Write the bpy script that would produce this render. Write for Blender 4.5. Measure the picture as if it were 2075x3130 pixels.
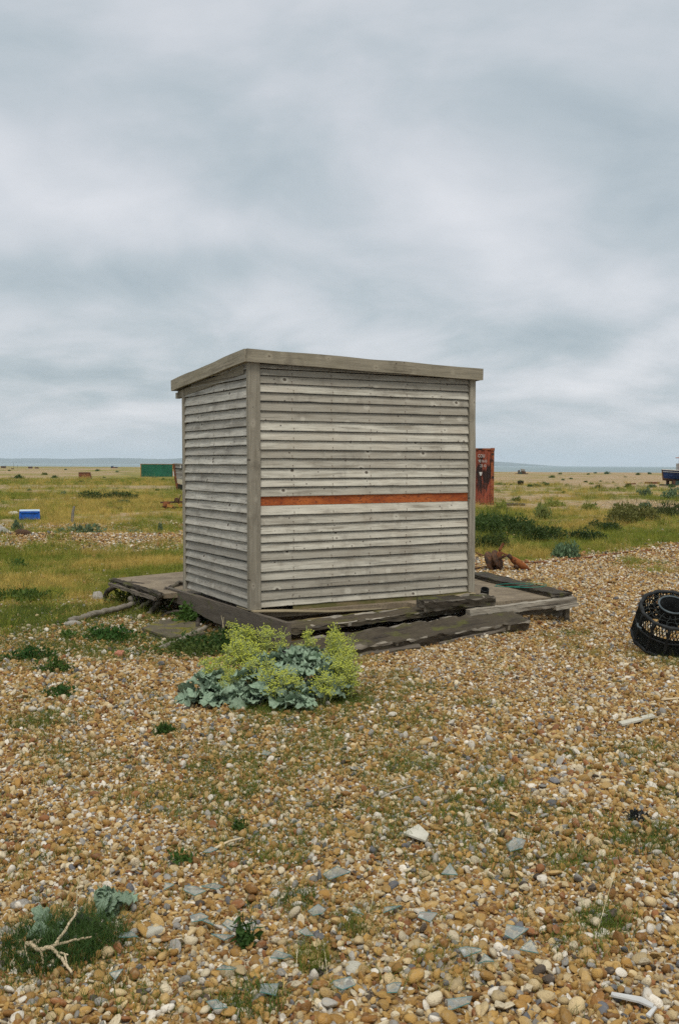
import bpy, math, random
import numpy as np
from mathutils import Matrix, Vector, Euler

for o in list(bpy.data.objects):
    bpy.data.objects.remove(o)
SC = bpy.context.scene
COL = SC.collection
RND = random.Random(7)
NR = np.random.default_rng(11)

# ------------------------------------------------------------------ camera
FPX, CX, CY = 3026.0, 1037.5, 1565.0          # photo is 2075 x 3130, 35 mm lens
EYE = 1.6
PITCH, ROLL = math.radians(-2.73), math.radians(-0.29)
fw = Vector((0, math.cos(PITCH), math.sin(PITCH)))
rt0 = Vector((1, 0, 0)); up0 = rt0.cross(fw)
rt = rt0 * math.cos(ROLL) + up0 * math.sin(-ROLL)
up = rt.cross(fw)
cam_d = bpy.data.cameras.new('camera'); cam = bpy.data.objects.new('camera', cam_d); COL.objects.link(cam)
cam.matrix_world = Matrix(((rt.x, up.x, -fw.x, 0), (rt.y, up.y, -fw.y, 0), (rt.z, up.z, -fw.z, EYE), (0, 0, 0, 1)))
cam_d.sensor_fit = 'VERTICAL'; cam_d.sensor_height = 36.0; cam_d.lens = FPX / 3130 * 36.0
cam_d.clip_start = 0.05; cam_d.clip_end = 60000
SC.camera = cam
SC.view_settings.view_transform = 'Standard'; SC.view_settings.look = 'None'
SC.view_settings.gamma = 1.0; SC.view_settings.exposure = 0.72
SC.view_settings.use_curve_mapping = False
SC.cycles.use_denoising = False
SC.cycles.max_bounces = 6; SC.cycles.diffuse_bounces = 3; SC.cycles.transparent_max_bounces = 12; SC.cycles.volume_bounces = 1

# ------------------------------------------------------------------ node helper
class NT:
    def __init__(s, tree):
        s.t = tree; s.n = tree.nodes; s.l = tree.links
    def add(s, typ, ins=None, **props):
        nd = s.n.new(typ)
        for k, v in props.items():
            setattr(nd, k, v)
        for k, v in (ins or {}).items():
            s.set(nd.inputs[k], v)
        return nd
    def set(s, sock, v):
        if isinstance(v, bpy.types.NodeSocket): s.l.new(v, sock)
        elif isinstance(v, bpy.types.Node): s.l.new(v.outputs[0], sock)
        else: sock.default_value = v
    def math(s, op, a, b=0.0, clamp=False):
        nd = s.n.new('ShaderNodeMath'); nd.operation = op; nd.use_clamp = clamp
        s.set(nd.inputs[0], a); s.set(nd.inputs[1], b); return nd.outputs[0]
    def vmath(s, op, a, b=(0, 0, 0)):
        nd = s.n.new('ShaderNodeVectorMath'); nd.operation = op
        s.set(nd.inputs[0], a); s.set(nd.inputs[1], b); return nd.outputs[0]
    def mix(s, fac, a, b, blend='MIX'):
        nd = s.n.new('ShaderNodeMix'); nd.data_type = 'RGBA'; nd.blend_type = blend; nd.clamp_factor = True
        s.set(nd.inputs['Factor'], fac)
        for sock, v in ((nd.inputs[6], a), (nd.inputs[7], b)):
            if isinstance(v, (tuple, list)) and len(v) == 3: v = (*v, 1)
            s.set(sock, v)
        return nd.outputs[2]
    def ramp(s, fac, stops, interp='LINEAR'):
        nd = s.n.new('ShaderNodeValToRGB'); cr = nd.color_ramp; cr.interpolation = interp
        while len(cr.elements) < len(stops): cr.elements.new(0.5)
        for e, (p, c) in zip(cr.elements, stops):
            e.position = p
            e.color = (c, c, c, 1) if isinstance(c, (int, float)) else (*c, 1)
        s.set(nd.inputs[0], fac); return nd.outputs[0]
    def noise(s, vec, scale, detail=3.0, rough=0.55, col=False, dist=0.0):
        nd = s.n.new('ShaderNodeTexNoise'); s.set(nd.inputs['Vector'], vec)
        nd.inputs['Scale'].default_value = scale; nd.inputs['Detail'].default_value = detail
        nd.inputs['Roughness'].default_value = rough; nd.inputs['Distortion'].default_value = dist
        return nd.outputs[1] if col else nd.outputs[0]
    def voronoi(s, vec, scale, feature='F1', rand=1.0):
        nd = s.n.new('ShaderNodeTexVoronoi'); nd.feature = feature; s.set(nd.inputs['Vector'], vec)
        nd.inputs['Scale'].default_value = scale; nd.inputs['Randomness'].default_value = rand
        return nd
    def mapr(s, v, a, b, c=0.0, d=1.0, smooth=False):
        nd = s.n.new('ShaderNodeMapRange'); nd.clamp = True
        if smooth: nd.interpolation_type = 'SMOOTHSTEP'
        for i, x in enumerate((v, a, b, c, d)): s.set(nd.inputs[i], x)
        return nd.outputs[0]

# ------------------------------------------------------------------ world: overcast sky
SUN_EL, SUN_AZ = math.radians(60), math.radians(178)      # azimuth measured from +Y clockwise
w = bpy.data.worlds.new('World'); SC.world = w; w.use_nodes = True
t = NT(w.node_tree); t.n.clear()
sky = t.add('ShaderNodeTexSky', sky_type='NISHITA', sun_disc=False, sun_elevation=SUN_EL, sun_rotation=SUN_AZ, air_density=1.2, dust_density=2.0)
tc = t.add('ShaderNodeTexCoord').outputs['Generated']
sep = t.add('ShaderNodeSeparateXYZ', {0: tc})
zc = t.math('MAXIMUM', sep.outputs[2], 0.0)
den = t.math('ADD', zc, 0.26)
px_ = t.math('DIVIDE', sep.outputs[0], den); py_ = t.math('DIVIDE', sep.outputs[1], den)
pv = t.add('ShaderNodeCombineXYZ', {0: px_, 1: py_, 2: 0.0}).outputs[0]
warp = t.noise(pv, 0.9, 2.0, col=True)
pvw = t.vmath('ADD', pv, t.vmath('MULTIPLY', t.vmath('SUBTRACT', warp, (0.5, 0.5, 0.5)), (0.7, 0.7, 0)))
# large soft cloud masses, each a direction in the sky with a breadth, plus broken noise
def blob(ax, el, wx, we, rot_deg, amp):
    """soft cloud mass round azimuth ax / elevation el (degrees)"""
    az = t.math('ARCTAN2', sep.outputs[0], sep.outputs[1])
    ell = t.math('ARCSINE', sep.outputs[2])
    wsep = t.add('ShaderNodeSeparateXYZ', {0: warp2})
    dx = t.math('SUBTRACT', t.math('ADD', az, t.math('MULTIPLY', wsep.outputs[0], 0.16)), math.radians(ax) + 0.08)
    dy = t.math('SUBTRACT', t.math('ADD', ell, t.math('MULTIPLY', wsep.outputs[1], 0.09)), math.radians(el) + 0.045)
    c_, s_ = math.cos(math.radians(rot_deg)), math.sin(math.radians(rot_deg))
    u = t.math('ADD', t.math('MULTIPLY', dx, c_), t.math('MULTIPLY', dy, s_))
    v = t.math('SUBTRACT', t.math('MULTIPLY', dy, c_), t.math('MULTIPLY', dx, s_))
    u = t.math('DIVIDE', u, math.radians(wx)); v = t.math('DIVIDE', v, math.radians(we))
    r2 = t.math('ADD', t.math('MULTIPLY', u, u), t.math('MULTIPLY', v, v))
    return t.math('MULTIPLY', t.math('EXPONENT', t.math('MULTIPLY', r2, -1.0)), amp)
warp2 = t.noise(tc, 5.0, 3.0, col=True)
lum = t.mapr(t.noise(pvw, 1.15, 5.0, 0.5), 0.25, 0.75, -0.55, 0.55)
fine = t.math('ADD', t.mapr(t.noise(pvw, 3.0, 8.0, 0.58), 0.28, 0.72, -0.34, 0.34, True), t.mapr(t.noise(pvw, 8.5, 6.0, 0.55), 0.3, 0.7, -0.12, 0.12))
lum = t.math('ADD', t.math('MULTIPLY', lum, 0.30), t.math('MULTIPLY', fine, t.mapr(sep.outputs[2], 0.05, 0.22, 1.35, 0.70, True)))
BLOBS = [(-19, 15.8, 7, 2.6, -20, 0.62), (-11, 13.2, 7, 1.8, -6, 0.50), (2, 16.0, 6, 2.4, -16, 0.30), (8, 13.4, 6, 2.2, -22, 0.50), (14.5, 10.4, 5, 1.5, -20, 0.50),
         (-1.6, 8.4, 6, 1.3, 0, 0.22), (12.5, 4.5, 5, 1.0, 12, 0.75), (17, 6.9, 4, 1.0, 10, 0.45), (-14, 3.0, 6, 0.9, 0, 0.60), (-17, 8.0, 3, 1.0, 0, 0.20), (-12, 22, 7, 2.6, 10, 0.30), (-4, 26.5, 9, 2.4, 0, 0.30),
         (13, 2.6, 8, 0.7, 4, 0.25), (-19, 21, 5, 3, 20, -0.40), (-6, 17.8, 6, 2.6, -24, -0.45), (1, 20, 7, 2.0, -10, -0.12), (-17, 10.4, 6, 1.5, 0, -0.62), (-8, 10.2, 7, 1.4, 4, -0.40), (14, 18.2, 6, 2.6, -20, -0.40), (18, 14.4, 4, 2.2, -30, -0.35),
         (4, 9.6, 6, 1.5, -14, -0.32), (11.4, 7.3, 4, 0.9, 4, -0.42), (-9.6, 4.6, 6, 1.1, 4, -0.42), (8.5, 3.4, 3.5, 0.8, 6, -0.35), (-15, 5.6, 6, 0.9, 0, -0.35), (17, 8.6, 4, .8, 4, -.25)]
for b in BLOBS: lum = t.math('ADD', lum, blob(*b))
lum = t.math('ADD', t.math('MULTIPLY', lum, 0.5), 0.5, clamp=True)
cloud = t.ramp(lum, [(0.0, (2.15, 2.62, 2.92)), (0.33, (2.98, 3.36, 3.62)), (0.58, (3.72, 3.94, 4.20)), (1.0, (4.75, 4.82, 5.05))])
hor = t.mapr(sep.outputs[2], 0.0, 0.05, 0.55, 0.0, True)
cloud = t.mix(hor, cloud, (3.75, 4.12, 4.40))
full = t.mix(0.94, sky.outputs[0], cloud)
bg = t.add('ShaderNodeBackground', {'Color': full, 'Strength': 0.10})
out = t.add('ShaderNodeOutputWorld', {'Surface': bg})

sun_d = bpy.data.lights.new('sun', 'SUN'); sun_d.energy = 1.5; sun_d.angle = math.radians(24); sun_d.color = (1.0, 0.965, 0.91)
sun = bpy.data.objects.new('sun', sun_d); COL.objects.link(sun)
sdir = Vector((math.sin(SUN_AZ) * math.cos(SUN_EL), math.cos(SUN_AZ) * math.cos(SUN_EL), math.sin(SUN_EL)))
sun.rotation_euler = sdir.to_track_quat('Z', 'Y').to_euler(); sun.location = sdir * 50

# ------------------------------------------------------------------ numpy value noise and terrain
def _hash(ix, iy, seed):
    n = (ix * 374761393 + iy * 668265263 + seed * 982451653) & 0xffffffff
    n = ((n ^ (n >> 13)) * 1274126177) & 0xffffffff
    return ((n ^ (n >> 16)) & 0xffff) / 65535.0
def vnoise(x, y, seed=0):
    x = np.asarray(x, float); y = np.asarray(y, float)
    ix = np.floor(x).astype(np.int64); iy = np.floor(y).astype(np.int64)
    fx = x - ix; fy = y - iy; fx = fx * fx * (3 - 2 * fx); fy = fy * fy * (3 - 2 * fy)
    a = _hash(ix, iy, seed); b = _hash(ix + 1, iy, seed); c = _hash(ix, iy + 1, seed); d = _hash(ix + 1, iy + 1, seed)
    return (a + (b - a) * fx) * (1 - fy) + (c + (d - c) * fx) * fy
def fbm(x, y, seed=0, oct=3):
    s = 0; a = 0.5; tot = 0
    for k in range(oct):
        s = s + a * vnoise(np.asarray(x) * 2 ** k, np.asarray(y) * 2 ** k, seed + k * 17); tot += a; a *= 0.5
    return s / tot
def sstep(x, a, b):
    q = np.clip((np.asarray(x, float) - a) / (b - a), 0, 1); return q * q * (3 - 2 * q)

def base_z(y):                                   # land falls very gently away towards the sea
    return -0.9 * sstep(y, 8, 230)
def coast(x):                                    # where the land ends
    return np.where(x > 0, 400 - 0 * x, 400 + np.minimum(-x * 5.5, 380))
def terrain(x, y):
    x = np.asarray(x, float); y = np.asarray(y, float)
    z = base_z(y)
    z = z + 0.05 * (fbm(x * 0.8, y * 0.8, 3, 2) - 0.5) * sstep(np.abs(y), 2, 4)
    z = z + (fbm(x * 0.12, y * 0.10, 5, 3) - 0.5) * 0.45 * sstep(y, 13, 40) 
    z = z + 0.16 * np.exp(-((y - 20.5 - 0.08 * x) / 1.2) ** 2) * sstep(-x, 0.5, 2.5)     # low shingle bank
    z = z + 0.22 * np.exp(-((x - 3.3) / 2.2) ** 2 - ((y - 20.5) / 2.2) ** 2)             # bramble hummock
    z = z + 0.22 * np.exp(-((x - 8.5) / 3.0) ** 2 - ((y - 26.5) / 2.2) ** 2)
    ax_, ay_, bx_, by_ = 1.25, 8.80, 2.75, 11.8
    tt = np.clip(((x - ax_) * (bx_ - ax_) + (y - ay_) * (by_ - ay_)) / ((bx_ - ax_) ** 2 + (by_ - ay_) ** 2), 0, 1)
    d2 = (x - ax_ - tt * (bx_ - ax_)) ** 2 + (y - ay_ - tt * (by_ - ay_)) ** 2
    z = z + (0.05 + 0.15 * sstep(tt, 0.0, 0.45)) * np.exp(-d2 / 0.42 ** 2)
    z = z - 0.05 * np.exp(-((x + 0.06) / 0.07) ** 2 - ((y - 3.12) / 0.08) ** 2)
    # sinks under the sea past the shoreline
    z = z - sstep(y - coast(x), 0, 60) * 6
    return z

def ray(px, py):
    x = px - CX; y = py - CY
    c, s = math.cos(ROLL), math.sin(ROLL)
    X = x * c - y * s; Y = x * s + y * c
    return rt0 * (X / FPX) - up0 * (Y / FPX) + fw
def G(px, py, lift=0.0):
    """the point on the ground seen at a photo position"""
    d = ray(px, py); s = (0 - EYE) / d.z if d.z < 0 else 400
    for _ in range(30):
        p = d * s; zt = float(base_z(p.y)); s += 0.7 * ((zt - EYE) / d.z - s)
    p = d * s
    return Vector((p.x, p.y, float(terrain(p.x, p.y)) + lift))
def at_depth(px, py, y):
    d = ray(px, py); s = y / d.y
    return Vector((0, 0, EYE)) + d * s
def gz(x, y, lift=0.0): return Vector((x, y, float(terrain(x, y)) + lift))

# ------------------------------------------------------------------ where grass grows
def box(x, y, x0, x1, y0, y1, e):
    return sstep(x, x0 - e, x0 + e) * (1 - sstep(x, x1 - e, x1 + e)) * sstep(y, y0 - e, y0 + e) * (1 - sstep(y, y1 - e, y1 + e))
PATCHES = []    # (x, y, r, strength) small patches of grass in the shingle, from the photo
for px, py, r, s in [(700, 1960, .55, .8), (560, 1950, .45, .7), (330, 1935, .5, .75), (300, 1870, .6, .8), (60, 1890, .7, .55), (450, 1830, .7, .9), (90, 2010, .35, .6),
                     (60, 2050, .3, .45), (150, 2120, .3, .4), (110, 2210, .28, .55), (500, 2240, .14, .5), (620, 2330, .3, .35), (480, 2440, .28, .75), (560, 2430, .2, .6),
                     (1060, 2140, .25, .75), (820, 2170, .3, .6), (960, 2110, .3, .7), (1270, 2100, .17, .6), (1250, 2350, .28, .7), (1500, 2420, .2, .6), (1490, 2160, .16, .45), (1830, 2000, .2, .55),
                     (1940, 2010, .2, .4), (2040, 2030, .22, .6), (1600, 1905, .3, .6), (1850, 1850, .3, .4), (740, 2560, .2, .45), (600, 2630, .18, .6), (110, 2640, .22, .6), (200, 2620, .2, .5),
                     (180, 2920, .25, .8), (100, 2940, .2, .7), (300, 3040, .16, .6), (900, 2760, .14, .75), (950, 2930, .12, .6), (800, 3080, .14, .6), (1080, 2830, .12, .6), (1850, 2850, .12, .75),
                     (1800, 2900, .10, .6), (1750, 2640, .2, .6), (1980, 2580, .22, .6), (1400, 2990, .1, .5), (1340, 2960, .12, .6), (1130, 2290, .2, .3), (1700, 2500, .22, .35), (2040, 2430, .2, .5),
                     (250, 2400, .25, .3), (850, 2460, .2, .3), (1890, 1720, .9, .8), (2020, 1745, .8, .7), (1700, 1730, .5, .3), (40, 3000, .12, .6), (1650, 2330, .2, .25), (310, 2830, .15, .5)]:
    p = G(px, py); PATCHES.append((p.x, p.y, r, s))
def grass_amount(x, y):
    x = np.asarray(x, float); y = np.asarray(y, float)
    n = fbm(x * 0.9, y * 0.6, 21, 3) - 0.5
    n2 = fbm(x * 0.22, y * 0.16, 31, 3) - 0.5
    yy = y + n * 2.2 + 0.10 * x; xx = x + n * 1.6
    g = np.zeros_like(x)
    g = np.maximum(g, 0.97 * box(xx, yy, -40, 0.8, 10.7, 17.9, 0.5))
    g = np.maximum(g, 0.72 * box(xx, yy, -40, -2.0, 9.3, 11.2, 0.5))
    g = np.maximum(g, (0.42 + 0.6 * n) * box(xx, yy, -40, -1.3, 8.0, 9.6, 0.4))
    left = 1 - sstep(xx, 0.0, 3.5)
    g = np.maximum(g, left * (0.34 + 1.3 * n) * box(x, yy, -60, 3, 17.2, 21.5, 0.6))
    g = np.maximum(g, left * (0.68 + 1.5 * n2 + 0.9 * n) * sstep(yy, 20.0, 21.5) * (1 - sstep(yy, 45, 110)))
    n3 = fbm(x * 0.05, y * 0.02, 41, 3) - 0.5
    g = np.maximum(g, left * (0.50 + 1.3 * n3 + 0.8 * n2) * sstep(y, 50, 90))
    right = sstep(xx, 0.5, 2.0)
    yr = y + n * 3.0
    g = np.maximum(g, right * (0.88 + 0.2 * n) * sstep(yr, 16.9, 17.8) * (1 - sstep(yr, 26, 29)) * (1 - 0.95 * sstep(x - 0.9 * (y - 17), 3.4, 4.8) * (1 - sstep(yr, 20.5, 22))))
    g = np.maximum(g, right * (0.56 + 1.6 * n2 + 0.7 * n) * sstep(yr, 27, 30) * (1 - sstep(y, 60, 130)))
    g = np.maximum(g, right * (0.24 + 1.6 * n2 + 0.8 * n3) * sstep(y, 60, 130))
    g = np.maximum(g, np.clip((fbm(x * 1.0, y * 0.75, 91, 4) - 0.62) * 2.6, 0, 0.34) * (1 - sstep(y, 14, 17)))
    for cx_, cy_, r, s in PATCHES:
        d2 = ((x - cx_) ** 2 + (y - cy_) ** 2) / (r * r)
        g = np.maximum(g, s * np.exp(-d2 * 1.2) * np.clip(0.8 + 1.6 * n, 0, 1.3))
    return np.clip(g, 0, 1)

# ------------------------------------------------------------------ object helpers
def tag(o, label=None, cat=None, group=None, kind=None):
    if label: o['label'] = label
    if cat: o['category'] = cat
    if group: o['group'] = group
    if kind: o['kind'] = kind
    return o
def empty(name, loc=(0, 0, 0), rz=0.0, label=None, cat=None, group=None):
    o = bpy.data.objects.new(name, None); COL.objects.link(o); o.empty_display_size = 0.2
    o.location = loc; o.rotation_euler = (0, 0, rz); return tag(o, label, cat, group)
def link_mesh(name, me, mat=None, parent=None, loc=None, rot=None, scale=None):
    o = bpy.data.objects.new(name, me); COL.objects.link(o)
    if mat is not None and len(me.materials) == 0: me.materials.append(mat)
    if parent is not None: o.parent = parent
    if loc is not None: o.location = loc
    if rot is not None: o.rotation_euler = rot
    if scale is not None: o.scale = scale if hasattr(scale, '__len__') else (scale,) * 3
    return o
class MB:
    def __init__(s): s.v = []; s.f = []; s.m = []
    def quadgrid(s, P, closed=False, mi=0):
        P = np.asarray(P, float); a, b = P.shape[:2]; o = len(s.v)
        s.v.extend(map(tuple, P.reshape(-1, 3)))
        for i in range(a - 1):
            for j in range(b if closed else b - 1):
                j2 = (j + 1) % b
                s.f.append((o + i * b + j, o + i * b + j2, o + (i + 1) * b + j2, o + (i + 1) * b + j)); s.m.append(mi)
        return s
    def poly(s, pts, mi=0):
        o = len(s.v); s.v.extend(map(tuple, pts)); s.f.append(tuple(range(o, o + len(pts)))); s.m.append(mi); return s
    def box(s, c, d, R=None, mi=0, jit=0.0):
        o = len(s.v); c = Vector(c)
        for sx in (-1, 1):
            for sy in (-1, 1):
                for sz in (-1, 1):
                    p = Vector((sx * d[0] / 2, sy * d[1] / 2, sz * d[2] / 2))
                    if jit: p += Vector((RND.uniform(-jit, jit), RND.uniform(-jit, jit), RND.uniform(-jit, jit)))
                    if R is not None: p = R @ p
                    s.v.append(tuple(c + p))
        for q in ((0, 1, 3, 2), (4, 6, 7, 5), (0, 4, 5, 1), (2, 3, 7, 6), (0, 2, 6, 4), (1, 5, 7, 3)):
            s.f.append(tuple(o + k for k in q)); s.m.append(mi)
        return s
    def tube(s, path, rad, n=8, caps=True, mi=0):
        path = [Vector(p) for p in path]; rads = rad if hasattr(rad, '__len__') else [rad] * len(path)
        o = len(s.v); ref = Vector((0.13, 0.21, 0.97))
        for i, p in enumerate(path):
            d = (path[min(i + 1, len(path) - 1)] - path[max(i - 1, 0)])
            if d.length < 1e-9: d = Vector((0, 0, 1))
            d.normalize()
            r = ref if abs(d.dot(ref)) < 0.95 else Vector((1, 0, 0))
            a = d.cross(r).normalized(); b = d.cross(a)
            for k in range(n):
                th = 2 * math.pi * k / n
                s.v.append(tuple(p + (a * math.cos(th) + b * math.sin(th)) * rads[i]))
        for i in range(len(path) - 1):
            for k in range(n):
                k2 = (k + 1) % n
                s.f.append((o + i * n + k, o + i * n + k2, o + (i + 1) * n + k2, o + (i + 1) * n + k)); s.m.append(mi)
        if caps:
            s.f.append(tuple(o + k for k in range(n))[::-1]); s.m.append(mi)
            e = o + (len(path) - 1) * n
            s.f.append(tuple(e + k for k in range(n))); s.m.append(mi)
        return s
    def mesh(s, name, smooth=False):
        me = bpy.data.meshes.new(name); me.from_pydata(s.v, [], s.f); me.update()
        if smooth: me.polygons.foreach_set('use_smooth', [True] * len(me.polygons))
        if any(s.m): me.polygons.foreach_set('material_index', s.m)
        return me
    def build(s, name, mat, parent=None, smooth=False, **kw):
        me = s.mesh(name, smooth)
        if isinstance(mat, (list, tuple)):
            for m in mat: me.materials.append(m)
            return link_mesh(name, me, None, parent, **kw)
        return link_mesh(name, me, mat, parent, **kw)
def spline(pts, n):
    """catmull-rom through pts"""
    P = [Vector(p) for p in pts]; P = [P[0] * 2 - P[1]] + P + [P[-1] * 2 - P[-2]]
    out = []
    segs = len(P) - 3
    for i in range(n):
        u = i / (n - 1) * segs; k = min(int(u), segs - 1); f = u - k
        a, b, c, d = P[k:k + 4]
        out.append(0.5 * ((2 * b) + (c - a) * f + (2 * a - 5 * b + 4 * c - d) * f * f + (3 * b - 3 * c + d - a) * f ** 3))
    return out

# ------------------------------------------------------------------ materials
def material(name):
    m = bpy.data.materials.new(name); m.use_nodes = True
    t = NT(m.node_tree); t.n.clear()
    b = t.add('ShaderNodeBsdfPrincipled'); o = t.add('ShaderNodeOutputMaterial', {'Surface': b.outputs[0]})
    b.inputs['Specular IOR Level'].default_value = 0.3
    return m, t, b
def obj_coord(t, jump=37.0):
    tc = t.add('ShaderNodeTexCoord').outputs['Object']
    r = t.add('ShaderNodeObjectInfo').outputs['Random']
    off = t.add('ShaderNodeCombineXYZ', {0: t.math('MULTIPLY', r, jump), 1: t.math('MULTIPLY', r, jump * 0.61), 2: t.math('MULTIPLY', r, jump * 0.37)}).outputs[0]
    return t.vmath('ADD', tc, off), r, tc
def bump(t, b, h, dist=0.005, strength=1.0):
    n = t.add('ShaderNodeBump', {'Height': h, 'Distance': dist, 'Strength': strength}); t.l.new(n.outputs[0], b.inputs['Normal'])

def wood(name, pale, mid, dark, tint=(0.20, 0.13, 0.07), tint_amt=0.25, knots=True, moss=0.0, rough=0.85, cracks=0.4, stain=0.5, wear=0.0, nails=False):
    """weathered timber with the grain along the object's X axis"""
    m, t, b = material(name)
    v, r, tc = obj_coord(t)
    g1 = t.noise(t.vmath('MULTIPLY', v, (2.0, 26, 26)), 1.0, 5.0, 0.62, dist=0.6)
    g2 = t.noise(t.vmath('MULTIPLY', v, (5.0, 150, 150)), 1.0, 3.0, 0.6)
    big = t.noise(t.vmath('MULTIPLY', v, (1.4, 5, 5)), 1.0, 3.0, 0.6)
    c = t.ramp(t.math('ADD', t.math('MULTIPLY', g1, 0.6), t.math('MULTIPLY', big, 0.4)), [(0.36, mid), (0.49, tuple(k * 0.95 for k in pale)), (0.64, tuple(min(1, k * 1.22) for k in pale))])
    c = t.mix(t.mapr(g2, 0.30, 0.48, 0.55, 0.0), c, dark)
    c = t.mix(t.math('MULTIPLY', t.mapr(big, 0.50, 0.72, 0, 1), tint_amt), c, tint)
    c = t.mix(t.mapr(r, 0, 1, 0.0, 0.68), c, t.mix(0.5, mid, dark))
    if stain:
        s_ = t.noise(t.vmath('MULTIPLY', v, (4.5, 3.5, 3.5)), 1.0, 4.0, 0.65)
        c = t.mix(t.math('MULTIPLY', t.mapr(s_, 0.57, 0.75), stain), c, dark)
        wp = t.add('ShaderNodeNewGeometry').outputs['Position']
        s2 = t.noise(t.vmath('MULTIPLY', wp, (2.6, 2.6, 1.3)), 1.0, 5.0, 0.62)
        c = t.mix(t.math('MULTIPLY', t.mapr(s2, 0.56, 0.74), stain * 0.7), c, t.mix(0.4, dark, tint))
        s3 = t.noise(t.vmath('MULTIPLY', wp, (9, 9, 0.9)), 1.0, 3.0, 0.6)
        c = t.mix(t.math('MULTIPLY', t.mapr(s3, 0.60, 0.74), stain * 0.4), c, dark)
    if cracks:
        ck = t.noise(t.vmath('MULTIPLY', v, (1.3, 55, 55)), 1.0, 2.0, 0.5, dist=0.3)
        ckm = t.mapr(ck, 0.655, 0.69, 0, cracks)
        c = t.mix(ckm, c, (0.035, 0.028, 0.02))
    if knots:
        vv = t.vmath('MULTIPLY', v, (6.5, 0.0, 8.5))
        vo = t.voronoi(vv, 1.0)
        on = t.math('GREATER_THAN', t.add('ShaderNodeSeparateColor', {0: vo.outputs['Color']}).outputs[0], 0.52)
        sz = t.math('MULTIPLY', t.add('ShaderNodeSeparateColor', {0: vo.outputs['Color']}).outputs[1], 0.065)
        halo = t.math('MULTIPLY', t.mapr(vo.outputs[0], t.math('ADD', sz, 0.08), t.math('ADD', sz, 0.26), 0.45, 0.0), on)
        c = t.mix(halo, c, tuple(min(1, k * 1.18) for k in pale))
        core = t.math('MULTIPLY', t.mapr(vo.outputs[0], t.math('ADD', sz, 0.02), t.math('ADD', sz, 0.09), 0.9, 0.0), on)
        c = t.mix(core, c, (0.055, 0.038, 0.024))
        vo2 = t.voronoi(t.vmath('MULTIPLY', v, (13.0, 0.0, 16.0)), 1.0)
        on2 = t.math('GREATER_THAN', t.add('ShaderNodeSeparateColor', {0: vo2.outputs['Color']}).outputs[0], 0.62)
        c = t.mix(t.math('MULTIPLY', t.mapr(vo2.outputs[0], 0.07, 0.14, 0.9, 0.0), on2), c, (0.05, 0.035, 0.025))
        if nails:
            sx = t.add('ShaderNodeSeparateXYZ', {0: tc})
            fx = t.math('MULTIPLY', t.math('SUBTRACT', t.math('FRACT', t.math('ADD', t.math('DIVIDE', sx.outputs[0], 0.40), 0.5)), 0.5), 0.40)
            fx = t.math('ADD', fx, t.math('MULTIPLY', t.math('SUBTRACT', r, 0.5), 0.02))
            dz = t.math('SUBTRACT', sx.outputs[2], 0.022)
            nd = t.math('SQRT', t.math('ADD', t.math('MULTIPLY', fx, fx), t.math('MULTIPLY', dz, dz)))
            c = t.mix(t.mapr(nd, 0.0035, 0.0065, 0.9, 0.0), c, (0.045, 0.028, 0.018))
            below = t.math('MULTIPLY', t.mapr(t.math('ABSOLUTE', fx), 0.002, 0.007, 0.45, 0.0), t.math('LESS_THAN', dz, 0.0))
            c = t.mix(below, c, (0.13, 0.085, 0.05))
    if moss:
        ms = t.noise(t.vmath('MULTIPLY', v, (5, 9, 9)), 1.0, 4.0, 0.6)
        c = t.mix(t.mapr(ms, 0.60 - moss * 0.25, 0.72 - moss * 0.2, 0, 0.8), c, (0.085, 0.085, 0.02))
    if wear:
        pt = t.add('ShaderNodeNewGeometry').outputs['Pointiness']
        c = t.mix(t.math('MULTIPLY', t.mapr(pt, 0.53, 0.62), t.mapr(g1, 0.35, 0.55, 0.1, wear)), c, (0.34, 0.30, 0.235))
    t.l.new(c, b.inputs['Base Color']); b.inputs['Roughness'].default_value = rough
    h = t.math('ADD', t.math('MULTIPLY', g1, 0.6), t.math('MULTIPLY', g2, 0.5))
    bump(t, b, h, 0.004, 0.6)
    return m
M = {}
M['board'] = wood('weathered_board', (0.545, 0.51, 0.415), (0.30, 0.268, 0.205), (0.10, 0.082, 0.06), tint=(0.22, 0.16, 0.10), tint_amt=0.4, cracks=0.35, nails=True)
M['board_side'] = wood('weathered_side_board', (0.50, 0.475, 0.405), (0.28, 0.26, 0.215), (0.08, 0.068, 0.054), tint=(0.19, 0.145, 0.10), tint_amt=0.35, cracks=0.4, stain=0.5, nails=True)
M['post'] = wood('weathered_post', (0.37, 0.335, 0.26), (0.24, 0.212, 0.158), (0.08, 0.065, 0.045), tint=(0.16, 0.13, 0.07), tint_amt=0.3, cracks=0.3)
M['fascia'] = wood('weathered_fascia', (0.33, 0.29, 0.21), (0.20, 0.175, 0.122), (0.07, 0.055, 0.038), tint=(0.13, 0.115, 0.06), tint_amt=0.4, cracks=0.3)
M['sleeper'] = wood('old_sleeper', (0.095, 0.075, 0.048), (0.034, 0.026, 0.017), (0.010, 0.008, 0.006), tint=(0.07, 0.058, 0.018), tint_amt=0.4, knots=False, moss=0.25, cracks=0.95, wear=0.45)
M['plank'] = wood('grey_plank', (0.175, 0.145, 0.11), (0.105, 0.085, 0.063), (0.035, 0.028, 0.02), tint=(0.11, 0.085, 0.05), tint_amt=0.3, knots=False, moss=0.1, cracks=0.4)
M['drift'] = wood('bleached_wood', (0.36, 0.32, 0.25), (0.17, 0.145, 0.11), (0.05, 0.04, 0.03), knots=False, cracks=0.8)
M['twig'] = wood('pale_twig', (0.62, 0.50, 0.32), (0.48, 0.37, 0.22), (0.20, 0.14, 0.08), knots=False, cracks=0.2, stain=0.2)
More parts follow.
